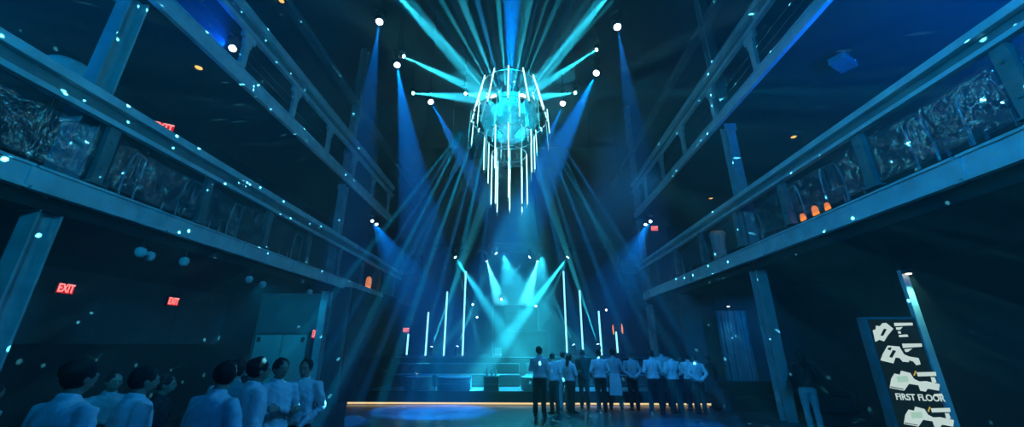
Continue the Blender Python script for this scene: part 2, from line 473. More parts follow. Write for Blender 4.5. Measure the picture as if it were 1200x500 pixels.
# amber pilot lamps on the dark undersides
def down_amber():
    t = thing('amber_downlight', '', 'downlight')
    bm = bmesh.new(); lathe(bm, [(.11, 0), (.11, -.02), (.075, -.02), (.07, 0)], 18); obj('ring', bm, 'black_metal', t)
    bm = bmesh.new(); lathe(bm, [(.06, -.004), (.05, -.02)], 14); obj('lamp', bm, 'amber', t)
    return t
AM = [(233, 79, 7.98, 'amber downlight in the left gallery soffit, nearest the camera'),
      (240, 187, None, 'amber wall light on the left balcony wall just above the rail'),
      (330, 1, 11.85, 'amber downlight high under the ceiling beam over the left gallery'),
      (328, 242, None, 'amber wall light on the left balcony wall, farther along'),
      (930, 160, 7.98, 'amber downlight in the right gallery soffit above the railing'),
      (833, 232, 7.98, 'amber downlight in the right gallery soffit, farthest along')]
am = down_amber()
for i, (x, y, z, lb) in enumerate(AM):
    o = am if i == 0 else copy_tree(am)
    o['label'] = lb; o['group'] = 'small amber lights in the dark soffits and walls'
    if z is None: o.location = at(x, y, X=WL + .002); o.rotation_euler = (0, R(-90), 0)
    else: o.location = at(x, y, Z=z - .001)
    if x == 233: o.scale = (1.3, 1.3, 1)

# ------------------------------------------------------------------ the stage
DS = 12.7; ZD = .22; SF = 16.3; ZS = 1.22
struct('stage_deck', B(-5.35, 5.9, DS + .02, SF, 0, ZD), 'deck')
struct('stage_lip', B(-5.35, 5.9, DS - .06, DS + .02, .07, ZD + .15), 'stage_black')
t = obj('light_strip', B(-5.33, 5.88, DS - .075, DS - .045, .015, .06), 'strip_warm'); tag(t, 'thin warm light strip along the foot of the stage edge', 'light strip')
struct('stage_platform', B(-6.6, 6.4, SF, 23.5, 0, ZS), 'stage_black')
# folded steps / banquette between deck and stage
def banquette(x0, x1, label):
    t = thing('banquette', label, 'banquette', ((x0 + x1) / 2, SF - .45, ZD)); L = (x1 - x0) / 2
    obj('seat', B(-L, L, -.34, .28, .0, .42), 'upholstery', t, bevel=.05)
    obj('backrest', B(-L, L, .22, .40, .40, .80), 'upholstery', t, bevel=.05)
banquette(-5.0, -.1, 'long dark banquette against the stage front, left of the seam')
banquette(.1, 5.2, 'long dark banquette against the stage front, behind the people')
def round_table(px, wpx, D, label, hgt):
    p = at(px, 455, D=D); r = wpx / 33. / 2
    t = thing('round_ottoman', label, 'ottoman', (p.x, D, ZD))
    bm = bmesh.new(); lathe(bm, [(r * .96, 0.03), (r, .08), (r, hgt - .09), (r * .985, hgt - .07)], 36); obj('drum', bm, 'upholstery_pale', t, True)
    bm = bmesh.new(); lathe(bm, [(r * .99, hgt - .07), (r * 1.02, hgt - .04), (r * .99, hgt), (r * .9, hgt + .01)], 36); obj('cushion', bm, 'upholstery_pale', t, True)
    bm = bmesh.new(); lathe(bm, [(r * .9, 0), (r * .9, .03)], 36); obj('plinth', bm, 'black_paint', t)
round_table(532, 39, 14.2, 'big round grey ottoman on the deck in front of the stage', .46)
round_table(489, 32, 14.6, 'round grey ottoman on the deck at the left end of the stage', .42)
round_table(628, 34, 14.4, 'round grey ottoman on the deck behind the nearest standing couple', .44)
p = at(576, 452, D=14.1)
t = thing('side_table', 'dark square side table with bottles on the stage deck', 'table', (p.x, 14.1, ZD))
obj('body', B(-.24, .24, -.24, .24, 0, .46), 'black_paint', t, bevel=.01); obj('top', B(-.27, .27, -.27, .27, .46, .50), 'steel_dark', t, bevel=.008)
bt = thing('bottle', 'small bottle on the dark square side table, left of the three', 'bottle', (p.x - .15, 14.0, ZD + .50), group='bottles on the side table')
bm = bmesh.new(); lathe(bm, [(.035, 0), (.037, .02), (.037, .13), (.014, .19), (.014, .24)], 14); obj('glass', bm, 'lamp_pale', bt, True)
bm = bmesh.new(); lathe(bm, [(.016, .24), (.016, .265)], 12); obj('cap', bm, 'chrome', bt)
for k, (dx, lb) in enumerate(((0, 'small bottle on the dark square side table, middle of the three'), (.15, 'small bottle on the dark square side table, right of the three'))):
    o = copy_tree(bt); o.location = (p.x + dx, 14.0, ZD + .5); o['label'] = lb
p = at(488, 441, D=14.5)
t = thing('table_candle', 'tiny glowing pink candle on the left ottoman', 'candle', (p.x, 14.5, ZD + .43))
bm = bmesh.new(); lathe(bm, [(.03, 0), (.036, .05), (.034, .07)], 14); obj('cup', bm, 'lamp_pale', t, True)
bm = bmesh.new(); lathe(bm, [(.012, .07), (.016, .09), (.003, .13)], 10); obj('flame', bm, 'orange_lamp', t)
# barrier at the deck edge: thin posts with two lines
t = thing('deck_barrier', 'thin dark barrier of posts and lines along the stage deck edge', 'barrier', (0, 12.95, ZD))
bm = bmesh.new(); tube(bm, [(0, 0, 0), (0, 0, .62)], .022, 8); lathe(bm, [(.09, 0), (.09, .015), (.03, .03)], 14); pm = mesh(bm, 'post', 'black_metal')
for px_ in (509, 640, 720, 790): link('post', pm, t, (at(px_, 456, D=12.95).x, 0, 0))
for z in (.58, .32):
    bm = bmesh.new(); tube(bm, [(at(509, 456, D=12.95).x, 0, z), (at(790, 456, D=12.95).x, 0, z)], .007, 6); obj('line', bm, 'steel_dark', t)

# light tubes standing on the stage
TB = [(476.5, 391.5, 415.5, 'shortest glowing tube on the left of the stage, outermost'),
      (498.5, 366, 417, 'second shortest glowing tube on the left of the stage'),
      (520, 342, 417, 'second tallest glowing tube on the left of the stage'),
      (542, 318.5, 416.5, 'tallest glowing tube on the left of the stage'),
      (664.5, 318, 413, 'tallest glowing tube on the right of the stage'),
      (683.5, 340.5, 416, 'second tallest glowing tube on the right of the stage'),
      (705.3, 364.5, 416, 'second shortest glowing tube on the right of the stage'),
      (724, 389, 413, 'shortest glowing tube on the right of the stage, outermost')]
for x, y0, y1, lb in TB:
    a = at(x, y0, D=16.9).z; b = at(x, y1, D=16.9); ZB = ZS
    t = thing('stage_light_tube', lb, 'light tube', (b.x, 16.9, ZB), group='glowing tubes on the stage')
    bm = bmesh.new(); lathe(bm, [(.12, 0), (.12, .02), (.05, .04), (.04, max(.06, b.z - ZB))], 16); obj('base', bm, 'black_metal', t)
    bm = bmesh.new(); tube(bm, [(0, 0, max(.06, b.z - ZB)), (0, 0, a - ZB)], .036, 10, True); obj('tube', bm, 'stage_tube', t, True)
    bm = bmesh.new(); lathe(bm, [(.03, a - ZB + .02), (.025, a - ZB + .06)], 10); obj('end_cap', bm, 'black_metal', t)
# dark screen and DJ desk at the back of the stage
px0 = at(577, 357, D=19.0); px1 = at(631, 357, D=19.0)
t = thing('stage_screen', 'dark upright screen behind the haze at the middle of the stage', 'screen', ((px0.x + px1.x) / 2, 19.0, ZS)); hw = (px1.x - px0.x) / 2; hh = px0.z - ZS
obj('panel', B(-hw + .05, hw - .05, -.02, .06, .35, hh - .05), 'black_paint', t)
bm = bmesh.new(); box(bm, -hw, -hw + .06, -.05, .09, .0, hh); box(bm, hw - .06, hw, -.05, .09, 0, hh); box(bm, -hw, hw, -.05, .09, hh - .06, hh); box(bm, -hw, hw, -.05, .09, .3, .36); obj('frame', bm, 'steel_dark', t)
for s in (-1, 1):
    bm = bmesh.new(); tube(bm, [(s * (hw - .1), .05, hh * .7), (s * (hw - .1), .7, .02)], .025, 8); obj('brace', bm, 'black_metal', t)
t = thing('booth_desk', 'black desk with mixing decks in front of the dark screen', 'desk', (.1, 17.9, ZS))
obj('front', B(-1.0, 1.0, -.4, -.36, 0, .98), 'stage_black', t); obj('worktop', B(-1.05, 1.05, -.42, .4, .98, 1.03), 'black_paint', t, bevel=.01)
for s in (-1, 1): obj('side', B(*sorted((s * .96, s * 1.0)), -.36, .36, 0, .98), 'stage_black', t)
for x in (-.7, .7):
    k = obj('deck_unit', B(x - .22, x + .22, -.2, .25, 1.03, 1.11), 'black_metal', t, bevel=.01)
    bm = bmesh.new(); lathe(bm, [(.12, 1.11), (.12, 1.13)], 20, (x, .05, 0)); obj('platter', bm, 'steel_dark', k)
p = at(601.5, 357, D=17.95)
t = thing('equipment_cabinet', 'tall black equipment cabinet standing on the desk before the dark screen', 'cabinet', (p.x, 17.98, ZS + 1.03)); hh = p.z - ZS - 1.03
obj('body', B(-.40, .40, -.02, .36, .07, hh), 'black_paint', t, bevel=.015); obj('plinth', B(-.36, .36, .02, .32, 0, .07), 'black_metal', t)
for k in range(3): obj('grille', B(-.33, .33, -.03, -.015, .14 + k * .36, .42 + k * .36), 'black_metal', t)
# leaning dark flats on the right of the stage
t = obj('scenery_flat', (lambda bm: (poly_prism(bm, [(0, 0), (2.4, 0), (2.2, .7), (.75, 2.1), (.15, 1.3)], -.05, .05), bm)[1])(bmesh.new()), 'black_paint', None, loc=(at(632, 410, D=19.8).x, 19.8, ZS), rot=(PI / 2, 0, 0))
tag(t, 'dark pointed scenery flat on the right half of the stage', 'scenery flat')
# lighting truss above the stage
ZT = at(600, 294, D=17.2).z
t = thing('stage_truss', 'black box truss hung across above the stage', 'truss', (0, 17.62, ZT))
for dy in (-.15, .15):
    for dz in (.12, .42):
        bm = bmesh.new(); tube(bm, [(-4.2, dy, dz), (4.2, dy, dz)], .025, 8); obj('chord', bm, 'black_metal', t)
for dy in (-.15, .15):
    bm = bmesh.new(); tube(bm, [(-4.2 + .21 * k, dy, .12 if k % 2 else .42) for k in range(41)], .012, 6); obj('lattice', bm, 'black_metal', t)
for x in (-3.6, 3.6):
    bm = bmesh.new(); tube(bm, [(x, 0, .42), (x, 0, ZC - ZT - .02)], .01, 6); obj('cable', bm, 'black_metal', t)
# loudspeakers hung each side of the stage
for s, px_, lb in ((-1, 485, 'black hung loudspeaker column left of the stage'), (1, 735, 'black hung loudspeaker column right of the stage')):
    p = at(px_, 300, D=18.2)
    t = thing('hung_loudspeaker', lb, 'loudspeaker', (p.x, 18.2, p.z))
    for k in range(5):
        bm = bmesh.new(); box(bm, -.42, .42, -.25 + .02 * k * k, .25 + .02 * k * k, -.3 * k - .28, -.3 * k); obj('cabinet', bm, 'black_paint', t, bevel=.02)
    bm = bmesh.new(); tube(bm, [(0, 0, 0), (0, 0, ZC - p.z - .02)], .012, 6); obj('cable', bm, 'black_metal', t)

# ------------------------------------------------------------------ moving-head lamps
def head_meshes(lens):
    bm = bmesh.new(); lathe(bm, [(.09, -.20), (.13, -.17), (.14, -.02), (.115, .10), (.12, .16), (.10, .165)], 20)
    hm = mesh(bm, 'head', 'black_metal', True)
    bm = bmesh.new(); lathe(bm, [(.095, .165), (.06, .185), (.01, .19)], 18); lm = mesh(bm, 'lens', lens, True)
    return hm, lm
bm = bmesh.new(); box(bm, -.17, .17, -.11, .11, .30, .44); BASE_M = mesh(bm, 'base', 'black_metal', bevel=.02)
bm = bmesh.new(); box(bm, -.20, -.155, -.05, .05, -.05, .30); box(bm, .155, .20, -.05, .05, -.05, .30); box(bm, -.2, .2, -.06, .06, .25, .30); YOKE_M = mesh(bm, 'yoke', 'black_metal', bevel=.008)
HM = {k: head_meshes(v) for k, v in (('cyan', 'lens_cyan'), ('blue', 'lens_blue'), ('warm', 'lens_warm'))}
def moving_head(loc, aim, kind, label, group, hang=True, pipe=0, sz=1.0, lens=1.0, face=None):
    t = thing('moving_head_lamp', label, 'stage lamp', loc, 0, group); t.scale = (sz, sz, sz)
    rot = None if hang else (PI, 0, 0)
    d = Vector(aim) - Vector(loc)
    yaw = math.atan2(d.x, -d.y) if (d.x or d.y) else 0
    link('base', BASE_M, t, (0, 0, 0), (0 if hang else PI, 0, yaw)); link('yoke', YOKE_M, t, (0, 0, 0), (0 if hang else PI, 0, yaw))
    fd = d if face is None else Vector(face) - Vector(loc)
    h = link('head', HM[kind][0], t, (0, 0, 0), fd.to_track_quat('Z', 'Y'))
    l = link('lens', HM[kind][1], h); l.scale = (lens, lens, 1)
    if hang and pipe:
        bm = bmesh.new(); tube(bm, [(0, 0, .44), (0, 0, pipe / sz)], .02, 8); obj('drop_pipe', bm, 'black_metal', t)
    return t
def lamp_beam(loc, aim, kind, label, group, ang, col, power, off=.22, **k):
    t = moving_head(loc, aim, kind, label, group, **k)
    d = (Vector(aim) - Vector(loc)).normalized()
    beam(Vector(loc) + d * off * k.get('sz', 1.0), aim, ang, col, power, k.get('blend', .35))
    return t

CH = at(597, 117, D=9.0)                        # middle of the chandelier
CHX = CH.x
G1 = 'moving lamps aimed at the chandelier'
K = 72000.
ZH = 10.9
for x, y, ang, pw, lb in ((471, 65, 5.5, 3.0, 'bright lamp upper left of the chandelier, its beam running down to it'),
                      (482.5, 109, 6, 2.2, 'bright lamp left of the chandelier, outer of the low left pair'),
                      (544.5, 109.5, 9, 1.0, 'bright lamp just left of the chandelier rim'),
                      (701, 57, 5.5, 2.4, 'bright lamp upper right of the chandelier, its beam running down to it'),
                      (675.5, 108.5, 6, 2.0, 'bright lamp right of the chandelier, outer of the low right pair'),
                      (440, -34, 5, 3.4, 'lamp on the ceiling above the upper left of the picture'),
                      (737, -34, 5, 3.0, 'lamp on the ceiling above the upper right of the picture')):
    p = at(x, y, D=10.2) if y < 100 and y > 0 else at(x, y, D=11.5 if y > 0 else 9.2)
    if p.z > ZC - .6: p.z = ZC - .6
    tgt = Vector((CHX + (p.x - CHX) * .10, 9.0, 8.2))
    lamp_beam(p, tgt, 'cyan', lb, G1, ang, CYAN, K * pw * 1.0, sz=.62, pipe=ZC - p.z)
G2 = 'blue lamps hung from the ceiling'
for x, y, D, tx, ty, ang, pw, lb in ((445, 22.5, 9.0, 424, 180, 11, 2.6, 'blue lamp with white lens, highest on the left of the ceiling'),
                      (465, 73.5, 10.8, 492, 260, 14, 6, 'blue lamp with white lens, lower of the two on the left, shining down'),
                      (723, 28.5, 9.0, 752, 200, 11, 2.0, 'blue lamp with white lens, highest on the right of the ceiling'),
                      (700, 83, 10.8, 628, 230, 15, 7, 'blue lamp with white lens, lower of the two on the right, shining inward'),
                      (503.5, 117, 12.2, 556, 210, 12, 4, 'blue lamp with white lens, inner of the low left pair by the chandelier'),
                      (660.5, 118.5, 12.2, 628, 200, 12, 4, 'blue lamp with white lens, inner of the low right pair by the chandelier')):
    p = at(x, y, D=D); tg = at(tx, ty, D=D + .3)
    lamp_beam(p, tg, 'blue', lb, G2, ang, SKYB, K * pw * .085, pipe=ZC - p.z, lens=1.12, face=(p + ((tg - p).normalized() + (Vector((0, 0, 1.7)) - p).normalized() * .9)))
# the lone blue lamp inside the left gallery
p = at(272.5, 57, X=XL - .8); tg = Vector((-8.6, 5.6, 8.7))
lamp_beam(p, tg, 'blue', 'white-hot blue lamp between the rails of the left upper gallery', 'blue lamps in the galleries', 130, BLUE, 900, pipe=11.85 - p.z, lens=.95, face=(0, 0, 2.5))
# paired lamps at the far ends of the galleries
for x, y, D, tx, ty, lb in ((435.5, 257.5, 17.5, 458, 300, 'left lamp of the pair under the far end of the left gallery'),
                        (440.5, 261.5, 17.95, 470, 312, 'right lamp of the pair under the far end of the left gallery'),
                        (763, 258, 17.5, 738, 300, 'right lamp of the pair under the far end of the right gallery'),
                        (757, 261.5, 17.95, 742, 312, 'left lamp of the pair under the far end of the right gallery')):
    p = at(x, y, D=D); tg = at(tx, ty, D=D - .4)
    lamp_beam(p, tg, 'blue', lb, 'paired lamps under the gallery ends', 32, SKYB, 5000, sz=.8, face=(p + (tg - p).normalized() + (Vector((0, 0, 1.7)) - p).normalized()), pipe=max(.5, 7.98 - p.z))

# stage lamps
G3 = 'lamps on the stage truss'
def trusslamp(x, y, beams, lb):
    p = at(x, y, D=17.2); p.z = min(p.z, ZT - .02)
    p = at(x, y, D=17.2)
    t = moving_head(p, at(*beams[0][:2], D=16.6), 'cyan', lb, G3, sz=.72, pipe=max(.3, ZT + .12 - p.z))
    for tx, ty, ang, pw, dd in beams:
        q = at(tx, ty, D=17.2 + dd); d = (q - p).normalized()
        beam(p + d * .14, q, ang, CYAN if ang < 9 else TEAL, K * pw)
trusslamp(532, 299, ((600, 395, 6, 1.4, -1.8), (556, 385, 4, .8, .2), (640, 470, 7, 1.6, -2.5)), 'lamp at the left end of the stage truss')
trusslamp(579.5, 294.5, ((632, 352, 5, 1.0, -.3), (600, 340, 4, .6, -.4)), 'lamp on the stage truss, middle and highest')
trusslamp(622.5, 299, ((556, 366, 3.5, 1.2, -.6), (590, 330, 4, .6, .3)), 'lamp on the stage truss, third from the right')
trusslamp(667, 299, ((590, 400, 8, 1.8, -1.9), (630, 380, 4, .9, .3), (540, 470, 6, 1.8, -2.5)), 'lamp at the right end of the stage truss')
for x, tx, lb in ((569.5, 592, 'lamp behind the dark screen, left one, shining steeply down'), (631, 611, 'lamp behind the dark screen, right one, shining steeply down')):
    p = at(x, 303, D=20.2); q = at(tx, 372, D=20.6)
    moving_head(p, q, 'cyan', lb, 'lamps behind the dark screen', sz=.8, pipe=ZC - p.z)
    beam(p + (q - p).normalized() * .16, q, 23, (.06, .60, .74), K * 1.5, .5)
G4 = 'upward lamps standing on the stage'
for x, y, beams, lb in ((505, 409, ((536, 322, 4, .9, 0), (548, 300, 2.5, .5, 0)), 'upward lamp at the left edge of the stage, outer one'),
                        (535, 408.5, ((551, 368, 5, .35, 0), (563, 330, 3, .25, 0)), 'upward lamp on the stage beside the tallest left tube'),
                        (673.5, 406.5, ((659, 372, 5, .3, 0),), 'upward lamp on the stage beside the tallest right tube'),
                        (701.5, 406, ((672, 318, 4, .9, 0), (664, 300, 2.5, .5, 0)), 'upward lamp at the right edge of the stage, outer one')):
    p = at(x, y, D=16.5); q = at(*beams[0][:2], D=16.5)
    t = moving_head(p, q, 'cyan', lb, G4, hang=False, sz=.62)
    bm = bmesh.new(); lathe(bm, [(.16, (ZS - p.z) / .62), (.16, (ZS - p.z) / .62 + .03), (.03, (ZS - p.z) / .62 + .05), (.03, -.3)], 12)
    if p.z - ZS > .05: obj('stand', bm, 'black_metal', t)
    for tx, ty, ang, pw, dd in beams:
        q = at(tx, ty, D=16.5 + dd); d = (q - p).normalized(); beam(p + d * .12, q, ang, CYAN, K * pw * 2.4)
for x, y, lb in ((559, 371.5, 'small bright lamp on the stage left of the dark screen, lower one'), (554, 356.5, 'small bright lamp left of the dark screen, upper one'), (628, 358.5, 'small bright lamp at the right top corner of the dark screen')):
    p = at(x, y, D=18.6); moving_head(p, (0, 0, 2), 'cyan', lb, 'small lamps round the dark screen', sz=.45, pipe=ZT + .1 - p.z)
for x, y, lb in ((587.5, 350.5, 'small warm ring lamp above the dark screen'), (710.5, 363, 'small warm lamp above the tubes right of the stage')):
    p = at(x, y, D=18.3); moving_head(p, (0, 0, 1.7), 'warm', lb, 'small warm lamps over the stage', sz=.5, pipe=ZT + .1 - p.z)
for sx in (-1, 1):
    beam((sx * .9 + .1, 16.8, ZT - .3), (sx * -.5 + .1, 15.6, .5), 60, TEAL, K * .2, .9)
# amber torches right of the stage
for k, (x, y, lb) in enumerate(((718.5, 385, 'amber torch lamp right of the stage, left of two'), (729, 384, 'amber torch lamp right of the stage, right of two'))):
    p = at(x, y, D=18.2)
    t = thing('torch_lamp', lb, 'torch lamp', (p.x, 18.2, ZS), group='amber torch lamps')
    bm = bmesh.new(); lathe(bm, [(.12, 0), (.12, .02), (.02, .04), (.02, p.z - ZS - .25)], 12); obj('stand', bm, 'black_metal', t)
    m_ = 'amber'
    bm = bmesh.new(); lathe(bm, [(.02, p.z - ZS - .25), (.035, p.z - ZS - .1), (.03, p.z - ZS + .08), (.008, p.z - ZS + .2)], 10); obj('flame', bm, 'wood_dark' if False else 'orange_lamp', t, True)

# ------------------------------------------------------------------ chandelier
t = thing('chandelier', 'huge chandelier of glowing tubes in rings round a mirrored bowl', 'chandelier', (CHX, 9.0, 7.5))
def ring(name, r, z, m='chrome', th=.018):
    bm = bmesh.new(); torus(bm, r, th, (0, 0, z)); return obj(name, bm, m, t, True)
ring('top_ring', .76, 1.12); ring('crown_ring', 1.04, .05); ring('middle_ring', .66, -.50); ring('lower_ring', .46, -1.02)
bm = bmesh.new()
lathe(bm, [(.04, -.62), (.22, -.58), (.5, -.42), (.72, -.16), (.84, .12), (.88, .30), (.84, .34), (.5, .36), (.1, .38)], 48); obj('mirrored_bowl', bm, 'bowl', t, False)
bm = bmesh.new(); lathe(bm, [(.20, .39), (.30, .45), (.30, .98), (.2, 1.06), (.06, 1.1), (.04, 1.2)], 24); obj('beam_stop', bm, 'black_paint', t, True)  # black core added to stop the lamp beams above the bowl
bm = bmesh.new(); lathe(bm, [(.10, -.62), (.36, -.68), (.30, -.98), (.36, -1.28), (.16, -1.36), (.05, -1.38)], 24); obj('glass_drum', bm, 'drum', t, True)
for k in range(6):
    a = 2 * PI * k / 6
    for r0, z0, r1, z1 in ((.04, 1.1, .76, 1.12), (.84, .2, 1.04, .05), (.3, -.55, .66, -.5), (.3, -.9, .46, -1.02)):
        bm = bmesh.new(); tube(bm, [(r0 * math.cos(a), r0 * math.sin(a), z0), (r1 * math.cos(a), r1 * math.sin(a), z1)], .011, 6); obj('arm', bm, 'black_metal', t)
for a in (R(90), R(210), R(330)):
    bm = bmesh.new(); tube(bm, [(.7 * math.cos(a), .7 * math.sin(a), 1.12), (.15 * math.cos(a), .15 * math.sin(a), ZC - 7.5)], .008, 6); obj('cable', bm, 'black_metal', t)
def gtube(a, r0, z0, r1, z1, rad, m, cap=True):
    bm = bmesh.new(); tube(bm, [(r0 * math.cos(a), r0 * math.sin(a), z0), (r1 * math.cos(a), r1 * math.sin(a), z1)], rad, 8, True)
    o = obj('light_tube', bm, m, t, True)
    if cap:
        d = Vector(((r1 - r0) * math.cos(a), (r1 - r0) * math.sin(a), z1 - z0)).normalized(); e = Vector((r1 * math.cos(a), r1 * math.sin(a), z1)) + d * .012
        bm = bmesh.new(); tube(bm, [e, e + d * .09], rad * 1.15, 8); obj('end_cap', bm, 'chrome', o)
for k in range(12): gtube(R(-90 + 30 * k), .77, 1.22, 1.05, .0, .017, 'tube_white')
for k in range(12): gtube(R(-75 + 30 * k), 1.06, .18, 1.10, -.55 - .12 * (k % 2), .010, 'tube_dim' if k % 2 else 'tube_white')
for k in range(12): gtube(R(-90 + 30 * k), .67, -.46, .67, -1.45 - .12 * (k % 3), .012, 'tube_white' if k % 3 != 1 else 'tube_dim')
for k in range(8): gtube(R(-90 + 45 * k), .46, -1.0, .46, -2.42 - .10 * (k % 2), .013, 'tube_white')
for k in range(8):
    a = R(-67.5 + 45 * k); h = bmesh.new()
    d = Vector((math.cos(a), math.sin(a), .15)); tube(h, [d * .80 + Vector((0, 0, .0)), d * .98], [.085, .105], 14)
    o = obj('lamp_head', h, 'black_metal', t, True)
    bm = bmesh.new(); tube(bm, [d * .975, d * 1.0], [.09, .06], 14); obj('lens', bm, 'lens_warm', o, True)

# beams fanning up from the chandelier
Zc = 8.05
UP = [(480, 0, 3.2, 2.6, TEAL, .4), (500, 0, 2.0, .9, AZURE, -.8), (517, 0, 2.2, 2.2, CYAN, 0), (541, 0, 3.4, 2.8, TEAL, .8), (559, 0, 3.0, 1.7, AZURE, -.6),
      (583.5, 0, 2.6, 2.8, CYAN, .2), (600, 0, 8, 4.5, SKYB, .5), (619, 0, 4.5, 2.8, TEAL, .6), (641, 0, 1.6, 1.6, CYAN, -.2), (655, 0, 2.4, 1.6, TEAL, .8),
      (690, 0, 2.8, 2.4, TEAL, .4), (702, 0, 3.4, 2.6, TEAL, -.3), (719, 0, 2.0, 1.5, CYAN, .3), (464, 0, 1.6, 1.0, AZURE, .2), (529, 0, 1.4, .9, AZURE, .5), (571, 0, 1.5, 1.0, TEAL, -.3), (611, 0, 1.6, 1.0, TEAL, -.4), (630, 0, 1.4, .9, AZURE, .4), (672, 0, 1.6, 1.0, AZURE, -.2)]
for x, y, ang, pw, col, dd in UP:
    q = at(x, y, D=9.2 + dd); s = Vector((CHX + (x - 597) * .0045, 8.60, Zc))
    beam(s, q, ang, col, K * pw * 1.6)
# and fanning down between the crowd and the balconies
DNB = [(402, 330, 2.6, 1.0), (428, 340, 2.2, .8), (447, 345, 3.0, 1.1), (470, 350, 2.2, .9), (492, 340, 3.0, 1.2), (512, 350, 2.4, 1.0), (530, 350, 3.0, 1.1),
       (560, 350, 2.4, .8), (640, 350, 2.4, .8), (668, 350, 2.8, .9), (690, 350, 2.4, .8), (712, 345, 2.8, .9), (735, 340, 2.2, .7), (760, 330, 2.6, .7), (700, 262, 3, .5), (500, 262, 3, .5)]
for i, (x, y, ang, pw) in enumerate(DNB):
    q = at(x, y, D=7.6 + .35 * (i % 3)); s = Vector((CHX + max(-1.0, min(1.0, (x - 597) * .007)), 7.95, 6.75))
    beam(s, q, ang * .7, (0.0, .30, .85) if i % 2 else (0, .42, .8), K * pw * 2.0)

# soft light of the chandelier and the mirror flecks it throws
lamp('POINT', 'chandelier_light', (CHX, 8.9, 7.45), (.0, .55, .7), 120, rad=.25)
lamp('POINT', 'chandelier_light', (CHX, 8.5, 8.25), (.0, .45, .8), 130, rad=.4)
g = lamp('POINT', 'mirror_flecks', (CHX, 8.0, 6.6), (.12, .75, 1.0), 2500, rad=.01)
g.data.use_nodes = True; n = g.data.node_tree.nodes; l = g.data.node_tree.links
em = n['Emission']; tc = n.new('ShaderNodeTexCoord'); vo = n.new('ShaderNodeTexVoronoi'); vo.inputs['Scale'].default_value = 27; vo.inputs['Randomness'].default_value = 1
l.new(tc.outputs['Normal'], vo.inputs['Vector'])
mr = n.new('ShaderNodeMapRange'); mr.inputs['From Min'].default_value = .13; mr.inputs['From Max'].default_value = .10; mr.inputs['To Min'].default_value = 0; mr.inputs['To Max'].default_value = 14
l.new(vo.outputs['Distance'], mr.inputs['Value'])
gt = n.new('ShaderNodeMath'); gt.operation = 'GREATER_THAN'; gt.inputs[1].default_value = .1
sx_ = n.new('ShaderNodeSeparateColor'); l.new(vo.outputs['Color'], sx_.inputs[0]); l.new(sx_.outputs[0], gt.inputs[0])
mu = n.new('ShaderNodeMath'); mu.operation = 'MULTIPLY'; l.new(gt.outputs[0], mu.inputs[0]); l.new(mr.outputs[0], mu.inputs[1])
l.new(mu.outputs[0], em.inputs['Strength'])

# ------------------------------------------------------------------ added wash and fill lights, without fixtures
lamp('SPOT', 'wash_blue_aisle', (-.8, 1.2, 4.2), (0.0, .24, 1.0), 130, (-4.3, 4.9, .9), R(62), .8, .12)
lamp('SPOT', 'wash_aisle_side', (2.6, 6.2, 4.6), (0.02, .36, 1.0), 680, (-3.6, 4.7, .9), R(46), .8, .12)
lamp('SPOT', 'wash_floor', (0.3, 15.5, 8.0), TEAL, 7500, (-.4, 10.4, 0), R(36), .8, .3)
lamp('SPOT', 'wash_crowd', (2.2, 7.6, 6.6), (0.02, .32, 1.0), 1500, (2.7, 11.4, 1.3), R(56), .8, .3)
lamp('SPOT', 'wash_deck', (-1.5, 10.0, 9.5), (0.0, .36, 1.0), 400, (-1.0, 14.4, .2), R(40), .8, .3)
lamp('POINT', 'fill_glow', (0, -2.5, 7.0), (0.0, .40, .75), 12, rad=1.0)
lamp('SPOT', 'balcony_fill', (.3, -2.5, 6.0), (0.0, .36, 1.0), 3800, (6.0, 4.2, 4.4), R(70), .9, .3)  # unseen spots added to brighten the balcony fronts
lamp('SPOT', 'balcony_fill', (-.3, -2.5, 6.0), (0.0, .44, 1.0), 2300, (-7.1, 5.0, 5.2), R(75), .9, .3)
lamp('SPOT', 'gallery_wash', (7.6, 3.2, 4.6), (0.0, .13, 1.0), 3600, (7.8, 4.2, 8.0), R(130), 1, .2)
lamp('SPOT', 'gallery_wash', (-8.6, 3.0, 4.6), (0.0, .22, .9), 700, (-8.6, 3.6, 8.0), R(130), 1, .2)
lamp('SPOT', 'door_wash', (-8.6, 12.2, 3.5), (.0, .38, .75), 240, (-8.9, 14.9, 1.6), R(110), .8, .1)
lamp('SPOT', 'stage_back_wash', (0.1, 20.5, 2.0), TEAL, 500, (0.1, 18.5, 3.4), R(80), 1, .3)

# ------------------------------------------------------------------ directory display on the right
DT = 5.0
a = at(1016, 374, D=DT); b = at(1070, 373, D=DT); zt = a.z
t = thing('directory_display', 'tall lit directory display with white floor plans on black', 'display', ((a.x + b.x) / 2, DT, 0)); hw = (b.x - a.x) / 2; cxx = (a.x + b.x) / 2
obj('cabinet', B(-hw - .05, hw + .03, .0, .10, .04, zt + .03), 'steel_dark', t, bevel=.01)
obj('foot', B(-hw - .15, hw + .12, -.12, .24, 0, .04), 'black_metal', t, bevel=.01)
scr = obj('screen', B(-hw, hw, -.012, .0, .12, zt), 'screen_dark', t)
def plate(name, pts, m, ox, oy, sc_, dx=0, dy=0, lift=.016, parent=None):
    bm = bmesh.new()
    P_ = []
    for u, v in pts:
        q = at(ox + (u + dx) / sc_, oy + (v + dy) / sc_, D=DT); P_.append((q.x - cxx, q.z))
    lo = [bm.verts.new((x, -lift, z)) for x, z in P_]; hi = [bm.verts.new((x, -lift + .003, z)) for x, z in P_]
    bm.faces.new(lo); bm.faces.new(hi[::-1])
    for i in range(len(P_)): bm.faces.new((lo[i], lo[(i + 1) % len(P_)], hi[(i + 1) % len(P_)], hi[i]))
    bmesh.ops.triangulate(bm, faces=[f for f in bm.faces if len(f.verts) > 4])
    return obj(name, bm, m, parent or scr)
q1 = (1015, 370, 8.333)
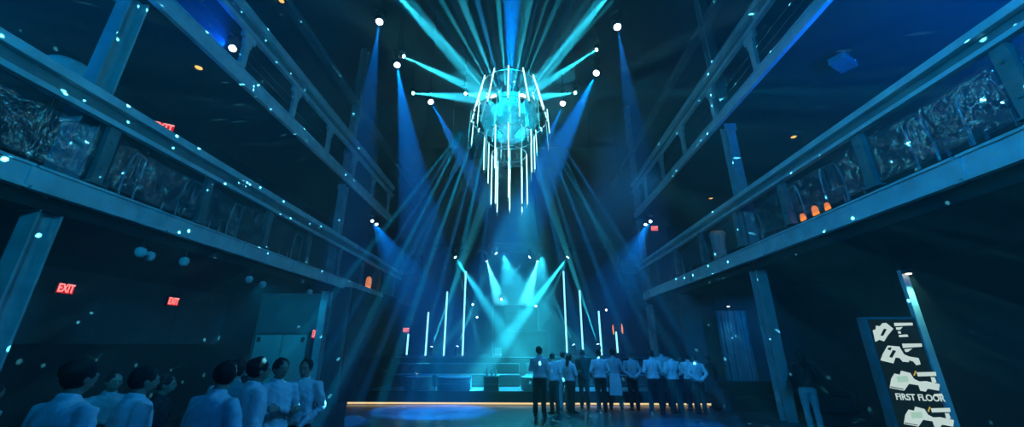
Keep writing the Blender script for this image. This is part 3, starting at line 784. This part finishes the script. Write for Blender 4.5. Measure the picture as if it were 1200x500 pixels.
p = plate('floor_plan', [(55,140),(85,130),(85,95),(125,100),(150,70),(185,68),(195,100),(255,125),(200,190),(165,248),(120,232),(80,252),(70,200)], 'screen_white', *q1)
plate('plan_core', [(128,190),(160,125),(188,130),(152,195)], 'screen_dark', *q1, lift=.02)
for r in ([(262,68),(440,66),(445,92),(268,100)], [(280,112),(345,108),(320,135),(285,135)], [(300,150),(325,150),(330,172),(305,172)], [(308,185),(390,180),(402,203),(312,207)]): plate('caption_line', r, 'screen_white', *q1)
plate('floor_plan', [(200,288),(312,298),(325,340),(292,372),(345,382),(350,370),(408,395),(405,450),(345,445),(335,412),(275,405),(255,462),(130,432),(150,375)], 'screen_white', *q1)
plate('plan_core', [(212,398),(248,332),(278,340),(240,408)], 'screen_dark', *q1, lift=.02); plate('plan_core', [(200,310),(235,305),(225,335),(200,330)], 'screen_dark', *q1, lift=.02)
plate('floor_plan', [(405,395),(500,410),(520,470),(480,480),(460,445),(405,432)], 'screen_white', *q1)
for r in ([(340,270),(530,268),(535,300),(350,312)], [(362,325),(440,318),(395,350),(375,352)]): plate('caption_line', r, 'screen_white', *q1)
q2 = (1035, 430, 7.14)
for dx, dy in ((0, 0), (118, 300)):
    plate('floor_plan', [(58,95),(85,52),(130,62),(140,28),(218,48),(225,85),(292,118),(345,115),(462,140),(455,195),(362,178),(345,203),(300,195),(285,150),(205,138),(165,195),(45,172)], 'screen_white', *q2, dx=dx, dy=dy)
    plate('plan_core', [(100,75),(190,72),(200,120),(110,125)], 'screen_green', *q2, dx=dx, dy=dy, lift=.02)
    plate('plan_core', [(48,158),(160,180),(156,186),(47,165)], 'screen_dark', *q2, dx=dx, dy=dy, lift=.02)
    plate('marker', [(240,65),(255,28),(266,32),(250,72)], 'screen_amber', *q2, dx=dx, dy=dy, lift=.02)
    plate('caption_line', [(270,42),(428,38),(434,72),(280,76)], 'screen_white', *q2, dx=dx, dy=dy)
    plate('caption_line', [(388,82),(420,84),(436,128),(400,130)], 'screen_white', *q2, dx=dx, dy=dy)
plate('caption_line', [(415,222),(480,220),(490,240),(420,242)], 'screen_white', *q2)
cu = bpy.data.curves.new('caption', 'FONT'); cu.body = 'FIRST FLOOR'; cu.size = .094; cu.extrude = .001; cu.offset = .0022
o = bpy.data.objects.new('tmp', cu); C.objects.link(o); me = bpy.data.meshes.new_from_object(o.evaluated_get(bpy.context.evaluated_depsgraph_get())); bpy.data.objects.remove(o)
me.materials.clear(); me.materials.append(M['screen_white'])
q = at(1035 + 97 / 7.14, 430 + 268 / 7.14, D=DT)
link('caption', me, scr, (q.x - cxx, -.018, q.z), (PI / 2, R(2), 0))

# pilaster behind the display with a downlight
p = at(1088, 400, D=7.4)
struct('pilaster', B(p.x - .05, p.x + .07, 7.42, 7.50, 0, 3.06), 'steel')
struct('pilaster_shade', B(p.x - .07, p.x + .09, 7.40, 7.52, 3.06, 3.58), 'black_paint')  # black top stands in for shade above the pilaster lamp
t = thing('pilaster_downlight', 'small bright lamp at the head of the lit pilaster behind the display', 'wall lamp', (p.x, 7.36, 2.98))
bm = bmesh.new(); box(bm, -.05, .05, -.07, .06, 0, .07); obj('housing', bm, 'black_metal', t, bevel=.01)
bm = bmesh.new(); lathe(bm, [(.045, 0), (.04, -.02)], 14); obj('lens', bm, 'lens_warm', t, loc=(0, -.02, 0))
lamp('SPOT', 'pilaster_light', (p.x, 7.30, 2.94), (.2, .9, .75), 110, (p.x, 7.40, .6), R(60), 1, .02)

# right aisle: curtain, sofa, wall lamp
p0 = at(838, 365, D=14.6); p1_ = at(872, 365, D=14.6)
bm = bmesh.new(); nx = 40
rows = []
for z in (.05, 2.0, 2.9):
    rows.append([(p0.x + (p1_.x - p0.x) * k / nx, 14.6 + .07 * math.sin(k * 1.35) + .03 * math.sin(k * .6), z) for k in range(nx + 1)])
f = [[bm.verts.new(q) for q in r] for r in rows]; gq = [[bm.verts.new((q[0], q[1] + .012, q[2])) for q in r] for r in rows]
for i in range(2):
    for k in range(nx):
        bm.faces.new((f[i][k], f[i][k + 1], f[i + 1][k + 1], f[i + 1][k])); bm.faces.new((gq[i][k], gq[i + 1][k], gq[i + 1][k + 1], gq[i][k + 1]))
t = thing('curtain', 'pale pleated curtain in the right aisle lit from above', 'curtain', (0, 0, 0))
obj('cloth', bm, 'curtain', t, True); bm = bmesh.new(); tube(bm, [(p0.x - .1, 14.6, 2.93), (p1_.x + .1, 14.6, 2.93)], .02, 8); obj('rod', bm, 'black_metal', t)
bm = bmesh.new(); tube(bm, [(p0.x, 14.6, 2.93), (p0.x, 14.6, 3.58)], .01, 6); tube(bm, [(p1_.x, 14.6, 2.93), (p1_.x, 14.6, 3.58)], .01, 6); obj('hanger', bm, 'black_metal', t)
q = at(853.5, 358.5, D=14.2)
t = thing('curtain_downlight', 'small white downlight just in front of the pale curtain', 'downlight', q)
bm = bmesh.new(); lathe(bm, [(.06, .1), (.07, 0), (.055, -.005)], 14); obj('can', bm, 'black_metal', t); bm = bmesh.new(); lathe(bm, [(.05, -.006), (.02, -.03)], 12); obj('lens', bm, 'lens_blue', t)
bm = bmesh.new(); tube(bm, [(0, 0, .1), (0, 0, 3.58 - q.z)], .012, 6); obj('stem', bm, 'black_metal', t)
lamp('SPOT', 'curtain_light', (q.x, q.y, q.z - .06), (.05, .5, 1), 40, (q.x + .1, 14.7, .3), R(60), .6, .03)
lamp('SPOT', 'aisle_wall_light', (8.0, 12.6, 3.4), (0, .25, .9), 300, (8.2, 15.2, 1.2), R(90), .9, .1)
t = thing('sofa', 'long black sofa in the right aisle behind the column', 'sofa', (6.9, 11.4, 0))
obj('seat', B(-1.5, 1.5, -.45, .3, .08, .42), 'upholstery', t, bevel=.05); obj('backrest', B(-1.5, 1.5, .2, .45, .38, .74), 'upholstery', t, bevel=.06)
for s in (-1, 1): obj('arm', B(*sorted((s * 1.5, s * 1.68)), -.45, .42, .08, .58), 'upholstery', t, bevel=.05)
for sx in (-1.5, 1.5):
    for sy in (-.36, .36): obj('leg', B(sx - .04, sx + .04, sy - .04, sy + .04, 0, .09), 'black_metal', t)

# ------------------------------------------------------------------ things on the balconies
def make_chair():
    t = thing('acrylic_chair', '', 'chair')
    for sx in (-1, 1):
        bm = bmesh.new(); tube(bm, [(sx * .19, .22, 0), (sx * .20, .2, .44)], .02, 8); obj('leg', bm, 'acrylic_edge', t, True)
        bm = bmesh.new(); tube(bm, [(sx * .19, -.2, 0), (sx * .19, -.19, .44)], .02, 8); obj('leg', bm, 'acrylic_edge', t, True)
    obj('seat', B(-.22, .22, -.22, .22, .43, .465), 'clear_acrylic', t, bevel=.012)
    bm = bmesh.new(); pts = []
    for k in range(13):
        a = PI * k / 12; pts.append((.20 * math.cos(a) if True else 0, .21 + .05 * math.sin(a), .46 + .46 * min(1, math.sin(a) * 1.6)))
    tube(bm, pts, .018, 8); obj('back_frame', bm, 'acrylic_edge', t, True)
    bm = bmesh.new()
    for x in (-.09, 0, .09): tube(bm, [(x, .235, .46), (x, .25, .9)], .012, 8)
    obj('spindles', bm, 'clear_acrylic', t, True)
    return t
ch = make_chair(); first = True
CHS = [(1165, 135, 6.75, 20, 'clear chair on the right balcony, nearest the right edge'), (1098, 160, 6.75, -15, 'clear chair on the right balcony, second from the right edge'),
       (985, 208, 6.65, 10, 'clear chair on the right balcony beside the amber lanterns, near side'), (944, 228, 6.7, -10, 'clear chair on the right balcony beside the amber lanterns, far side'),
       (890, 258, 6.7, 15, 'clear chair on the right balcony close to the column, near side'), (832, 289, 6.7, 0, 'clear chair on the right balcony just beyond the column'),
       (800, 305, 6.7, 25, 'clear chair on the right balcony toward its far end'),
       (140, 198, -7.75, 200, 'clear chair on the left balcony right beside the near column'), (212, 238, -7.75, 170, 'clear chair on the left balcony behind the first crumpled panel'),
       (262, 262, -7.8, 190, 'clear chair on the left balcony behind the wide crumpled panel'), (340, 290, -7.8, 175, 'clear chair on the left balcony short of the far column')]
for x, y, X, rz, lb in CHS:
    o = ch if first else copy_tree(ch); first = False
    q = at(x, y, X=X); o.location = (X, q.y, 4.22); o.rotation_euler = (0, 0, R(90 + rz)); o.scale = (1.1, 1.1, 1.1); o['label'] = lb; o['group'] = 'clear chairs on the balconies'
# draped covers / shapes
q = at(842, 285, X=6.5)
t = thing('wrapped_stool', 'white plastic-wrapped stool on the right balcony next to the column', 'stool', (6.5, q.y, 4.22))
bm = bmesh.new(); lathe(bm, [(.20, .0), (.22, .1), (.19, .5), (.23, .8), (.27, .95), (.2, 1.04), (.03, 1.06)], 20)
for v in bm.verts: v.co += Vector((noise.noise(v.co * 7), noise.noise(v.co * 7 + Vector((5, 0, 0))), 0)) * .04
obj('wrap', bm, 'white_wrap', t, True)
bm = bmesh.new(); lathe(bm, [(.17, .0), (.17, .012)], 16); obj('foot_ring', bm, 'black_metal', t)
lamp('SPOT', 'stool_light', (6.5, q.y - .9, 6.6), (1, .9, .75), 12, (6.5, q.y, 4.8), R(22), .6, .03)
bm = bmesh.new(); ellipsoid(bm, (0, 0, 0), .34, .42, .42, 20, 12, lambda p: Vector((p.x, p.y * (1.15 if p.z < 0 else 1), max(p.z, -.30))))
for v in bm.verts: v.co += Vector((1, 1, .6)) * .03 * noise.noise(v.co * 5)
q = at(78, 88, X=XL - 1.05)
t = thing('covered_machine', 'rounded machine under a pale cover standing behind the left rail', 'covered machine', (XL - 1.05, q.y, 4.22)); z = q.z - 4.22
obj('cover', bm, 'lamp_pale', t, True, loc=(0, 0, z - .1)); bm = bmesh.new(); tube(bm, [(0, 0, 0), (0, 0, z - .3)], .05, 10); lathe(bm, [(.3, 0), (.3, .03), (.06, .06)], 16); obj('stand', bm, 'black_metal', t)
def lantern():
    t = thing('lantern', '', 'lantern'); bm = bmesh.new(); lathe(bm, [(.10, 0), (.11, .03), (.09, .05)], 12); obj('base', bm, 'black_metal', t)
    bm = bmesh.new(); lathe(bm, [(.07, .05), (.09, .18), (.08, .36), (.04, .42)], 14); obj('glass', bm, 'orange_lamp', t, True)
    bm = bmesh.new(); lathe(bm, [(.09, .42), (.05, .48), (.015, .52)], 12); obj('cap', bm, 'black_metal', t)
    return t
ln = lantern()
LN = [(433, 322, -7.5, 1.55, 'bright orange lantern on the left balcony near its far end'), (936, 236, 6.3, .62, 'dull orange lantern made up for an orange-lit patch on the right balcony, leftmost of three'),
      (951, 231, 6.3, .72, 'dull orange lantern made up for an orange-lit patch on the right balcony, middle of three'), (965, 226, 6.3, .6, 'dull orange lantern made up for an orange-lit patch on the right balcony, rightmost of three')]  # the three right-hand lanterns stand in for an orange-lit patch
for i, (x, y, X, s, lb) in enumerate(LN):
    o = ln if i == 0 else copy_tree(ln); q = at(x, y, X=X); o.location = (X, q.y, 4.22); o.scale = (s, s, s); o['label'] = lb; o['group'] = 'orange lanterns on the balconies'
    if i: o.location.z = 4.22
# balcony tables under the lanterns would be hidden; lanterns stand on the balcony floor

# ------------------------------------------------------------------ people
def rot_about(p, c, axis, ang):
    return c + Matrix.Rotation(ang, 3, axis) @ (p - c)

def remeshed(bm, vox, m, smooth_it=3, noise_amp=0, seed=0):
    bmesh.ops.recalc_face_normals(bm, faces=bm.faces)
    me = bpy.data.meshes.new('tmp'); bm.to_mesh(me); bm.free()
    o = bpy.data.objects.new('tmp', me); C.objects.link(o)
    md = o.modifiers.new('r', 'REMESH'); md.mode = 'VOXEL'; md.voxel_size = vox
    if smooth_it:
        s = o.modifiers.new('s', 'SMOOTH'); s.iterations = smooth_it; s.factor = .5
    dg = bpy.context.evaluated_depsgraph_get()
    r = bpy.data.meshes.new_from_object(o.evaluated_get(dg))
    bpy.data.objects.remove(o); bpy.data.meshes.remove(me)
    if noise_amp:
        r.update()
        nn = [v.normal.copy() for v in r.vertices]
        for v, nv in zip(r.vertices, nn):
            c = v.co; k = noise.noise(Vector((c.x * 13, c.y * 13, c.z * 5 + c.x * 6 + seed))) + .55 * noise.noise(Vector((c.x * 11, c.y * 11, c.z * 26 + c.x * 20 + seed)))
            v.co = c + nv * noise_amp * k
    for p in r.polygons: p.use_smooth = True
    r.materials.clear(); r.materials.append(M[m])
    return r

TORSO = [(.86, .150, .105), (.93, .168, .118), (1.03, .150, .105), (1.13, .142, .100), (1.25, .166, .115), (1.36, .178, .112), (1.445, .14, .09), (1.49, .078, .066)]
POSES = {
 'relaxed': dict(arm=lambda s: ((s * .245, .03, 1.15), (s * .262, -.04, .90)), legs=.10, lean=0, head=0),
 'clasped': dict(arm=lambda s: ((s * .285, .03, 1.15), (s * .075, -.20, .93)), legs=.10, lean=0, head=0),
 'crossed': dict(arm=lambda s: ((s * .265, -.04, 1.15), (-s * .09, -.205 - .035 * s, 1.20 + .02 * s)), legs=.10, lean=0, head=0),
 'behind': dict(arm=lambda s: ((s * .275, .09, 1.16), (s * .07, .185 + .02 * s, .98)), legs=.10, lean=0, head=R(20)),
 'gesture': dict(arm=lambda s: ((s * .25, -.02, 1.15), (s * .20, -.26, 1.13)) if s > 0 else ((s * .245, .03, 1.15), (s * .262, -.05, .90)), legs=.12, lean=R(4), head=R(-25)),
 'leaning': dict(arm=lambda s: ((s * .29, -.05, 1.17), (s * .17, -.25, 1.02)), legs=.11, lean=R(9), head=R(30)),
 'wide': dict(arm=lambda s: ((s * .27, .02, 1.15), (s * .12, -.20, 1.03)), legs=.16, lean=R(2), head=R(-15)),
}
def warp_fn(P):
    lean, hy = P['lean'], P['head']
    def f(p, is_head=False):
        p = Vector(p)
        if p.z > 1.50 and (is_head or True):
            k = min(1, (p.z - 1.50) / .06)
            if abs(p.x) < .13: p = rot_about(p, Vector((0, 0, p.z)), 'Z', hy * k)
        if lean and p.z > .92:
            k = min(1, (p.z - .92) / .25); p = rot_about(p, Vector((0, 0, .95)), 'X', lean * k)
        return p
    return f

def build_person(pose, female=False, hair='short'):
    P = POSES[pose]; wf = warp_fn(P); wd = .93 if female else 1.0
    sh = lambda s: Vector((s * .185 * wd, 0, 1.42))
    V = Vector
    def torso(bm, k, z0=0, add=0):
        loft(bm, [(V((0, .008 * math.sin(z * 5), z)), V((rx * wd * k + add, 0, 0)), V((0, ry * k + add, 0))) for z, rx, ry in TORSO if z >= z0], 20)
    # body
    bm = bmesh.new(); torso(bm, .97)
    tube(bm, [(0, .012, 1.42), (0, .004, 1.52), (0, -.014, 1.575)], [.062, .054, .054], 14)
    def headfn(p):
        q = p.copy()
        if q.z < 0: q.x *= 1 + q.z * 2.0; q.y = q.y * (1 + q.z * 1.2) - (-q.z) * .16
        if q.y < 0 and q.z > -.02: q.y *= .96
        return q
    hc = V((0, -.018, 1.640)); ellipsoid(bm, hc, .076, .096, .118, 24, 18, headfn)
    ellipsoid(bm, hc + V((0, -.098, -.022)), .013, .018, .024, 10, 8)            # nose
    ellipsoid(bm, hc + V((0, -.09, .018)), .05, .014, .010, 12, 8)               # brow
    for s in (-1, 1):
        ellipsoid(bm, hc + V((s * .030, -.085, .0)), .013, .011, .008, 10, 8)     # eyes
        ellipsoid(bm, hc + V((s * .076, .006, -.008)), .010, .020, .032, 8, 8)    # ears
    ellipsoid(bm, hc + V((0, -.090, -.060)), .024, .010, .006, 10, 6); ellipsoid(bm, hc + V((0, -.088, -.071)), .020, .010, .006, 10, 6)
    legs = {}
    for s in (-1, 1):
        e, wr = (V(q) for q in P['arm'](s)); a = sh(s)
        tube(bm, [a, a.lerp(e, .5), e, e.lerp(wr, .35), wr], [.052, .045, .038, .040, .027], 12, True)
        fd = (wr - e).normalized(); side = V((-s, 0, 0)); side = (side - fd * side.dot(fd))
        side = side.normalized() if side.length > .15 else V((0, -1, 0)); pn = fd.cross(side).normalized()   # pn across the knuckles
        palm = wr + fd * .05
        loft(bm, [(wr - fd * .01, pn * .026, side * .018), (wr + fd * .03, pn * .038, side * .016), (wr + fd * .075, pn * .040, side * .013), (wr + fd * .092, pn * .034, side * .010)], 14)
        for k, (o, L) in enumerate(((-.030, .066), (-.010, .078), (.010, .073), (.029, .058))):
            b0 = wr + fd * .085 + pn * o * s; b1 = b0 + (fd * .88 + side * .34).normalized() * L * .5; b2 = b1 + (fd * .55 + side * .8).normalized() * L * .5
            tube(bm, [b0, b1, b2], [.0088, .0082, .0068], 8, True)
        tb = wr + fd * .03 - pn * .030 * s; t1 = tb + (fd * .6 - pn * .7 * s + side * .3).normalized() * .038; t2 = t1 + (fd * .9 + side * .4).normalized() * .03
        tube(bm, [tb, t1, t2], [.013, .0105, .0085], 8, True)
        hp, kn, an = V((s * .088, .0, .90)), V((s * (.088 + P['legs']) / 2 * 1.0, -.012, .50)), V((s * P['legs'], .02, .085))
        legs[s] = (hp, kn, an)
        tube(bm, [hp, hp.lerp(kn, .5), kn, kn.lerp(an, .35), an], [.088, .072, .052, .052, .036], 14, True)
        loft(bm, [(an + V((0, .04, -.05)), V((.03, 0, 0)), V((0, 0, .028))), (an + V((0, -.06, -.045)), V((.042, 0, 0)), V((0, 0, .035))), (an + V((0, -.15, -.06)), V((.040, 0, 0)), V((0, 0, .018)))], 12)
    for v in bm.verts: v.co = wf(v.co)
    body = remeshed(bm, .0065, 'skin', 2)
    # shirt
    bm = bmesh.new(); loft(bm, [(V((0, .008 * math.sin(z * 5), z)), V((rx * wd * 1.06 + .016, 0, 0)), V((0, ry * 1.06 + .018, 0))) for z, rx, ry in [(.95, .168, .118), (1.0, .168, .12)] + TORSO[2:]], 22)
    tube(bm, [(0, .012, 1.46), (0, .004, 1.535)], [.078, .066], 16)
    for s in (-1, 1):
        e, wr = (V(q) for q in P['arm'](s)); a = sh(s)
        tube(bm, [V((s * .12, 0, 1.425)), a, a.lerp(e, .5), e, e.lerp(wr, .5), e.lerp(wr, .93)], [.06, .070, .064, .056, .050, .040], 14, True)
    for v in bm.verts: v.co = wf(v.co)
    shirt = remeshed(bm, .012, 'shirt_white', 3, .014, 3)
    # trousers and shoes
    bm = bmesh.new(); loft(bm, [(V((0, 0, z)), V((rx * wd + .012, 0, 0)), V((0, ry + .016, 0))) for z, rx, ry in [(.84, .150, .105), (.90, .165, .118), (.99, .158, .112)]], 20)
    for s in (-1, 1):
        hp, kn, an = legs[s]
        tube(bm, [hp, hp.lerp(kn, .5), kn, kn.lerp(an, .5), an + V((0, 0, .0))], [.100, .088, .072, .068, .064], 16)
    for v in bm.verts: v.co = wf(v.co)
    trousers = remeshed(bm, .012, 'trousers_black', 3, .009, 9)
    shoe = {}
    for s in (-1, 1):
        bm = bmesh.new(); an = legs[s][2]; bx = an.x
        loft(bm, [(V((bx, an.y + .065, .035)), V((.030, 0, 0)), V((0, 0, .03))), (V((bx, an.y + .03, .05)), V((.043, 0, 0)), V((0, 0, .05))), (V((bx, an.y - .06, .045)), V((.048, 0, 0)), V((0, 0, .045))),
                  (V((bx + s * .008, an.y - .14, .034)), V((.050, 0, 0)), V((0, 0, .032))), (V((bx + s * .008, an.y - .20, .022)), V((.030, 0, 0)), V((0, 0, .018)))], 14)
        shoe[s] = mesh(bm, 'shoe', 'shoe_black', True)
    # hair
    bm = bmesh.new()
    ellipsoid(bm, hc + V((0, .020, .026)), .087, .100, .104, 24, 16, lambda p: V((p.x * (1 + .05 * noise.noise(p * 25)), p.y * (1 + .05 * noise.noise(p * 21)), p.z if p.z > -.07 else -.07 + (p.z + .07) * .8)))
    if hair == 'long':
        loft(bm, [(V((0, .06, 1.72)), V((.075, 0, 0)), V((0, .05, 0))), (V((0, .085, 1.60)), V((.085, 0, 0)), V((0, .04, 0))), (V((0, .105, 1.46)), V((.09, 0, 0)), V((0, .03, 0))), (V((0, .115, 1.33)), V((.06, 0, 0)), V((0, .02, 0)))], 16)
    elif hair == 'bun':
        ellipsoid(bm, hc + V((0, .115, .06)), .045, .045, .045, 14, 10)
    elif hair == 'full':
        ellipsoid(bm, hc + V((0, .03, .05)), .093, .100, .090, 20, 14)
    for v in bm.verts: v.co = wf(v.co)
    hm = remeshed(bm, .009, 'hair', 2, .013, 1)
    return dict(body=body, shirt=shirt, trousers=trousers, shoe=shoe, hair=hm)

KIT = {}
def kit(pose, female=False, hair='short'):
    k = (pose, female, hair)
    if k not in KIT: KIT[k] = build_person(*k)
    return KIT[k]

def setmat(o, m):
    o.material_slots[0].link = 'OBJECT'; o.material_slots[0].material = M[m]

def person(x, ytop, D, pose, face, label, group, floor=0, shirt='shirt_white', trousers=None, skin=None, female=False, hair='short', apron=None, hgt=None):
    k = kit(pose, female, hair)
    q = at(x, ytop, D=D); s = ((q.z - floor) / 1.775) if hgt is None else hgt / 1.8
    t = thing('person', label, 'person', (q.x, D, floor), R(face), group); t.scale = (s, s, s)
    b = link('body', k['body'], t)
    if skin: setmat(b, skin)
    h = link('hair', k['hair'], t)
    a = link('shirt', k['shirt'], t)
    if shirt != 'shirt_white': setmat(a, shirt)
    c = link('trousers', k['trousers'], t)
    if trousers: setmat(c, trousers)
    for sg in (-1, 1): link('shoe', k['shoe'][sg], t)
    if apron:
        bm = bmesh.new(); rows = []
        for z, w_ in ((1.04, .13), (.9, .17), (.6, .19), (.42, .19)):
            rows.append([Vector(((u - .5) * 2 * w_, -.135 - .02 * math.cos((u - .5) * 3) - (.02 if z < .7 else 0), z)) for u in [i / 10 for i in range(11)]])
        f = [[bm.verts.new(p) for p in r] for r in rows]; g_ = [[bm.verts.new(p + Vector((0, -.012, 0))) for p in r] for r in rows]
        for i in range(3):
            for j in range(10):
                bm.faces.new((f[i][j], f[i][j + 1], f[i + 1][j + 1], f[i + 1][j])); bm.faces.new((g_[i][j], g_[i + 1][j], g_[i + 1][j + 1], g_[i][j + 1]))
        o = obj('apron', bm, apron, t, True)
        if face > 90: o.rotation_euler = (0, 0, PI)
    return t
# facing: 0 looks at the camera, 180 looks away; 90 looks right, -90 (270) looks left
GL = 'people standing in the left aisle'
person(-6, 445, 4.4, 'relaxed', 170, 'person in white shirt cut off by the left edge of the picture', GL, LOW)
person(98, 420, 3.15, 'relaxed', 172, 'broad person in white shirt seen from behind, nearest the left edge', GL, LOW, hair='full')
person(138, 433, 4.9, 'crossed', 60, 'person in pale shirt half hidden between two backs on the left', GL, LOW, shirt='shirt_grey')
person(172, 427, 3.75, 'clasped', 150, 'person in white shirt with back turned, second big back from the left', GL, LOW)
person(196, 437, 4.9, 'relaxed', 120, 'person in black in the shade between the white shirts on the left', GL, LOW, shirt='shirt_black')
person(254, 421, 3.7, 'leaning', 165, 'person in white shirt leaning with back turned, in front of the double doors', GL, LOW)
person(281, 420, 5.2, 'clasped', 200, 'person in grey shirt with full dark hair before the double doors', GL, LOW, shirt='shirt_grey', hair='full')
person(292, 421, 6.4, 'behind', 180, 'person in dark clothes, farthest back before the double doors', GL, LOW, shirt='shirt_black')
person(305, 418, 4.5, 'clasped', 140, 'person in creased white shirt turned away, right of the leaning person', GL, LOW, hair='full')
person(331, 418, 5.2, 'crossed', 62, 'person in white shirt with folded arms looking right', GL, LOW)
person(361, 419, 5.8, 'clasped', 8, 'person in blue-lit shirt with hands clasped, rightmost of the left crowd', GL, LOW)
GC = 'people standing before the stage'
person(631, 405, 10.7, 'gesture', 165, 'person in white shirt and dark trousers, nearest before the stage', GC)
person(648, 413, 11.1, 'gesture', 215, 'person in white shirt facing left, close beside the nearest one', GC, female=True, hair='bun')
person(659, 411, 11.6, 'relaxed', 190, 'person in white shirt and pale trousers, third from the left before the stage', GC, trousers='shirt_grey')
person(667, 414, 11.2, 'crossed', 120, 'person in bright blue-lit shirt left of the person in black', GC, female=True, hair='long')
person(682, 409, 12.0, 'relaxed', 180, 'person all in black before the stage', GC, shirt='shirt_black')
person(701, 409, 11.4, 'clasped', 185, 'person in white shirt right of the person in black', GC)
person(717, 408, 11.8, 'wide', 175, 'person in grey shirt with a bright pale apron', GC, shirt='shirt_grey', apron='apron_pale')
person(738, 411, 11.7, 'behind', 182, 'person in pale shirt with hands behind the back, right of the apron', GC, shirt='shirt_grey')
person(762, 409, 11.1, 'wide', 180, 'broad person in pale shirt, right half of the crowd before the stage', GC)
person(774, 406, 11.8, 'relaxed', 160, 'taller person in pale shirt standing behind the broad one', GC, shirt='shirt_grey')
person(785, 411, 11.2, 'clasped', 190, 'person in white shirt right of the taller one', GC, female=True, hair='bun')
person(795, 412, 12.4, 'relaxed', 150, 'person in black near the right end of the crowd', GC, shirt='shirt_black')
person(804, 413, 11.7, 'crossed', 180, 'person in white shirt second from the right end of the crowd', GC)
person(813, 414, 11.1, 'behind', 178, 'person in white shirt at the right end of the crowd', GC)
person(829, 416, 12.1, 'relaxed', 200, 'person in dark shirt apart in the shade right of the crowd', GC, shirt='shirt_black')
person(935, 410, 9.0, 'clasped', 160, 'person in black top and pale skirt-like trousers alone in the right aisle', GC, shirt='shirt_black', trousers='shirt_grey', female=True, hair='long')

# ceiling device on the right soffit
q = at(985, 66, Z=7.9)
t = thing('ceiling_projector', 'small dark projector under the right gallery soffit', 'projector', (q.x, q.y, 7.98), R(30))
obj('body', B(-.30, .30, -.16, .16, -.34, -.18), 'steel_dark', t, bevel=.02); bm = bmesh.new(); tube(bm, [(0, 0, -.18), (0, 0, 0)], .03, 8); obj('mount', bm, 'black_metal', t)
bm = bmesh.new(); tube(bm, [(.12, -.16, -.26), (.12, -.21, -.26)], .05, 14); obj('lens', bm, 'chrome', t, True)
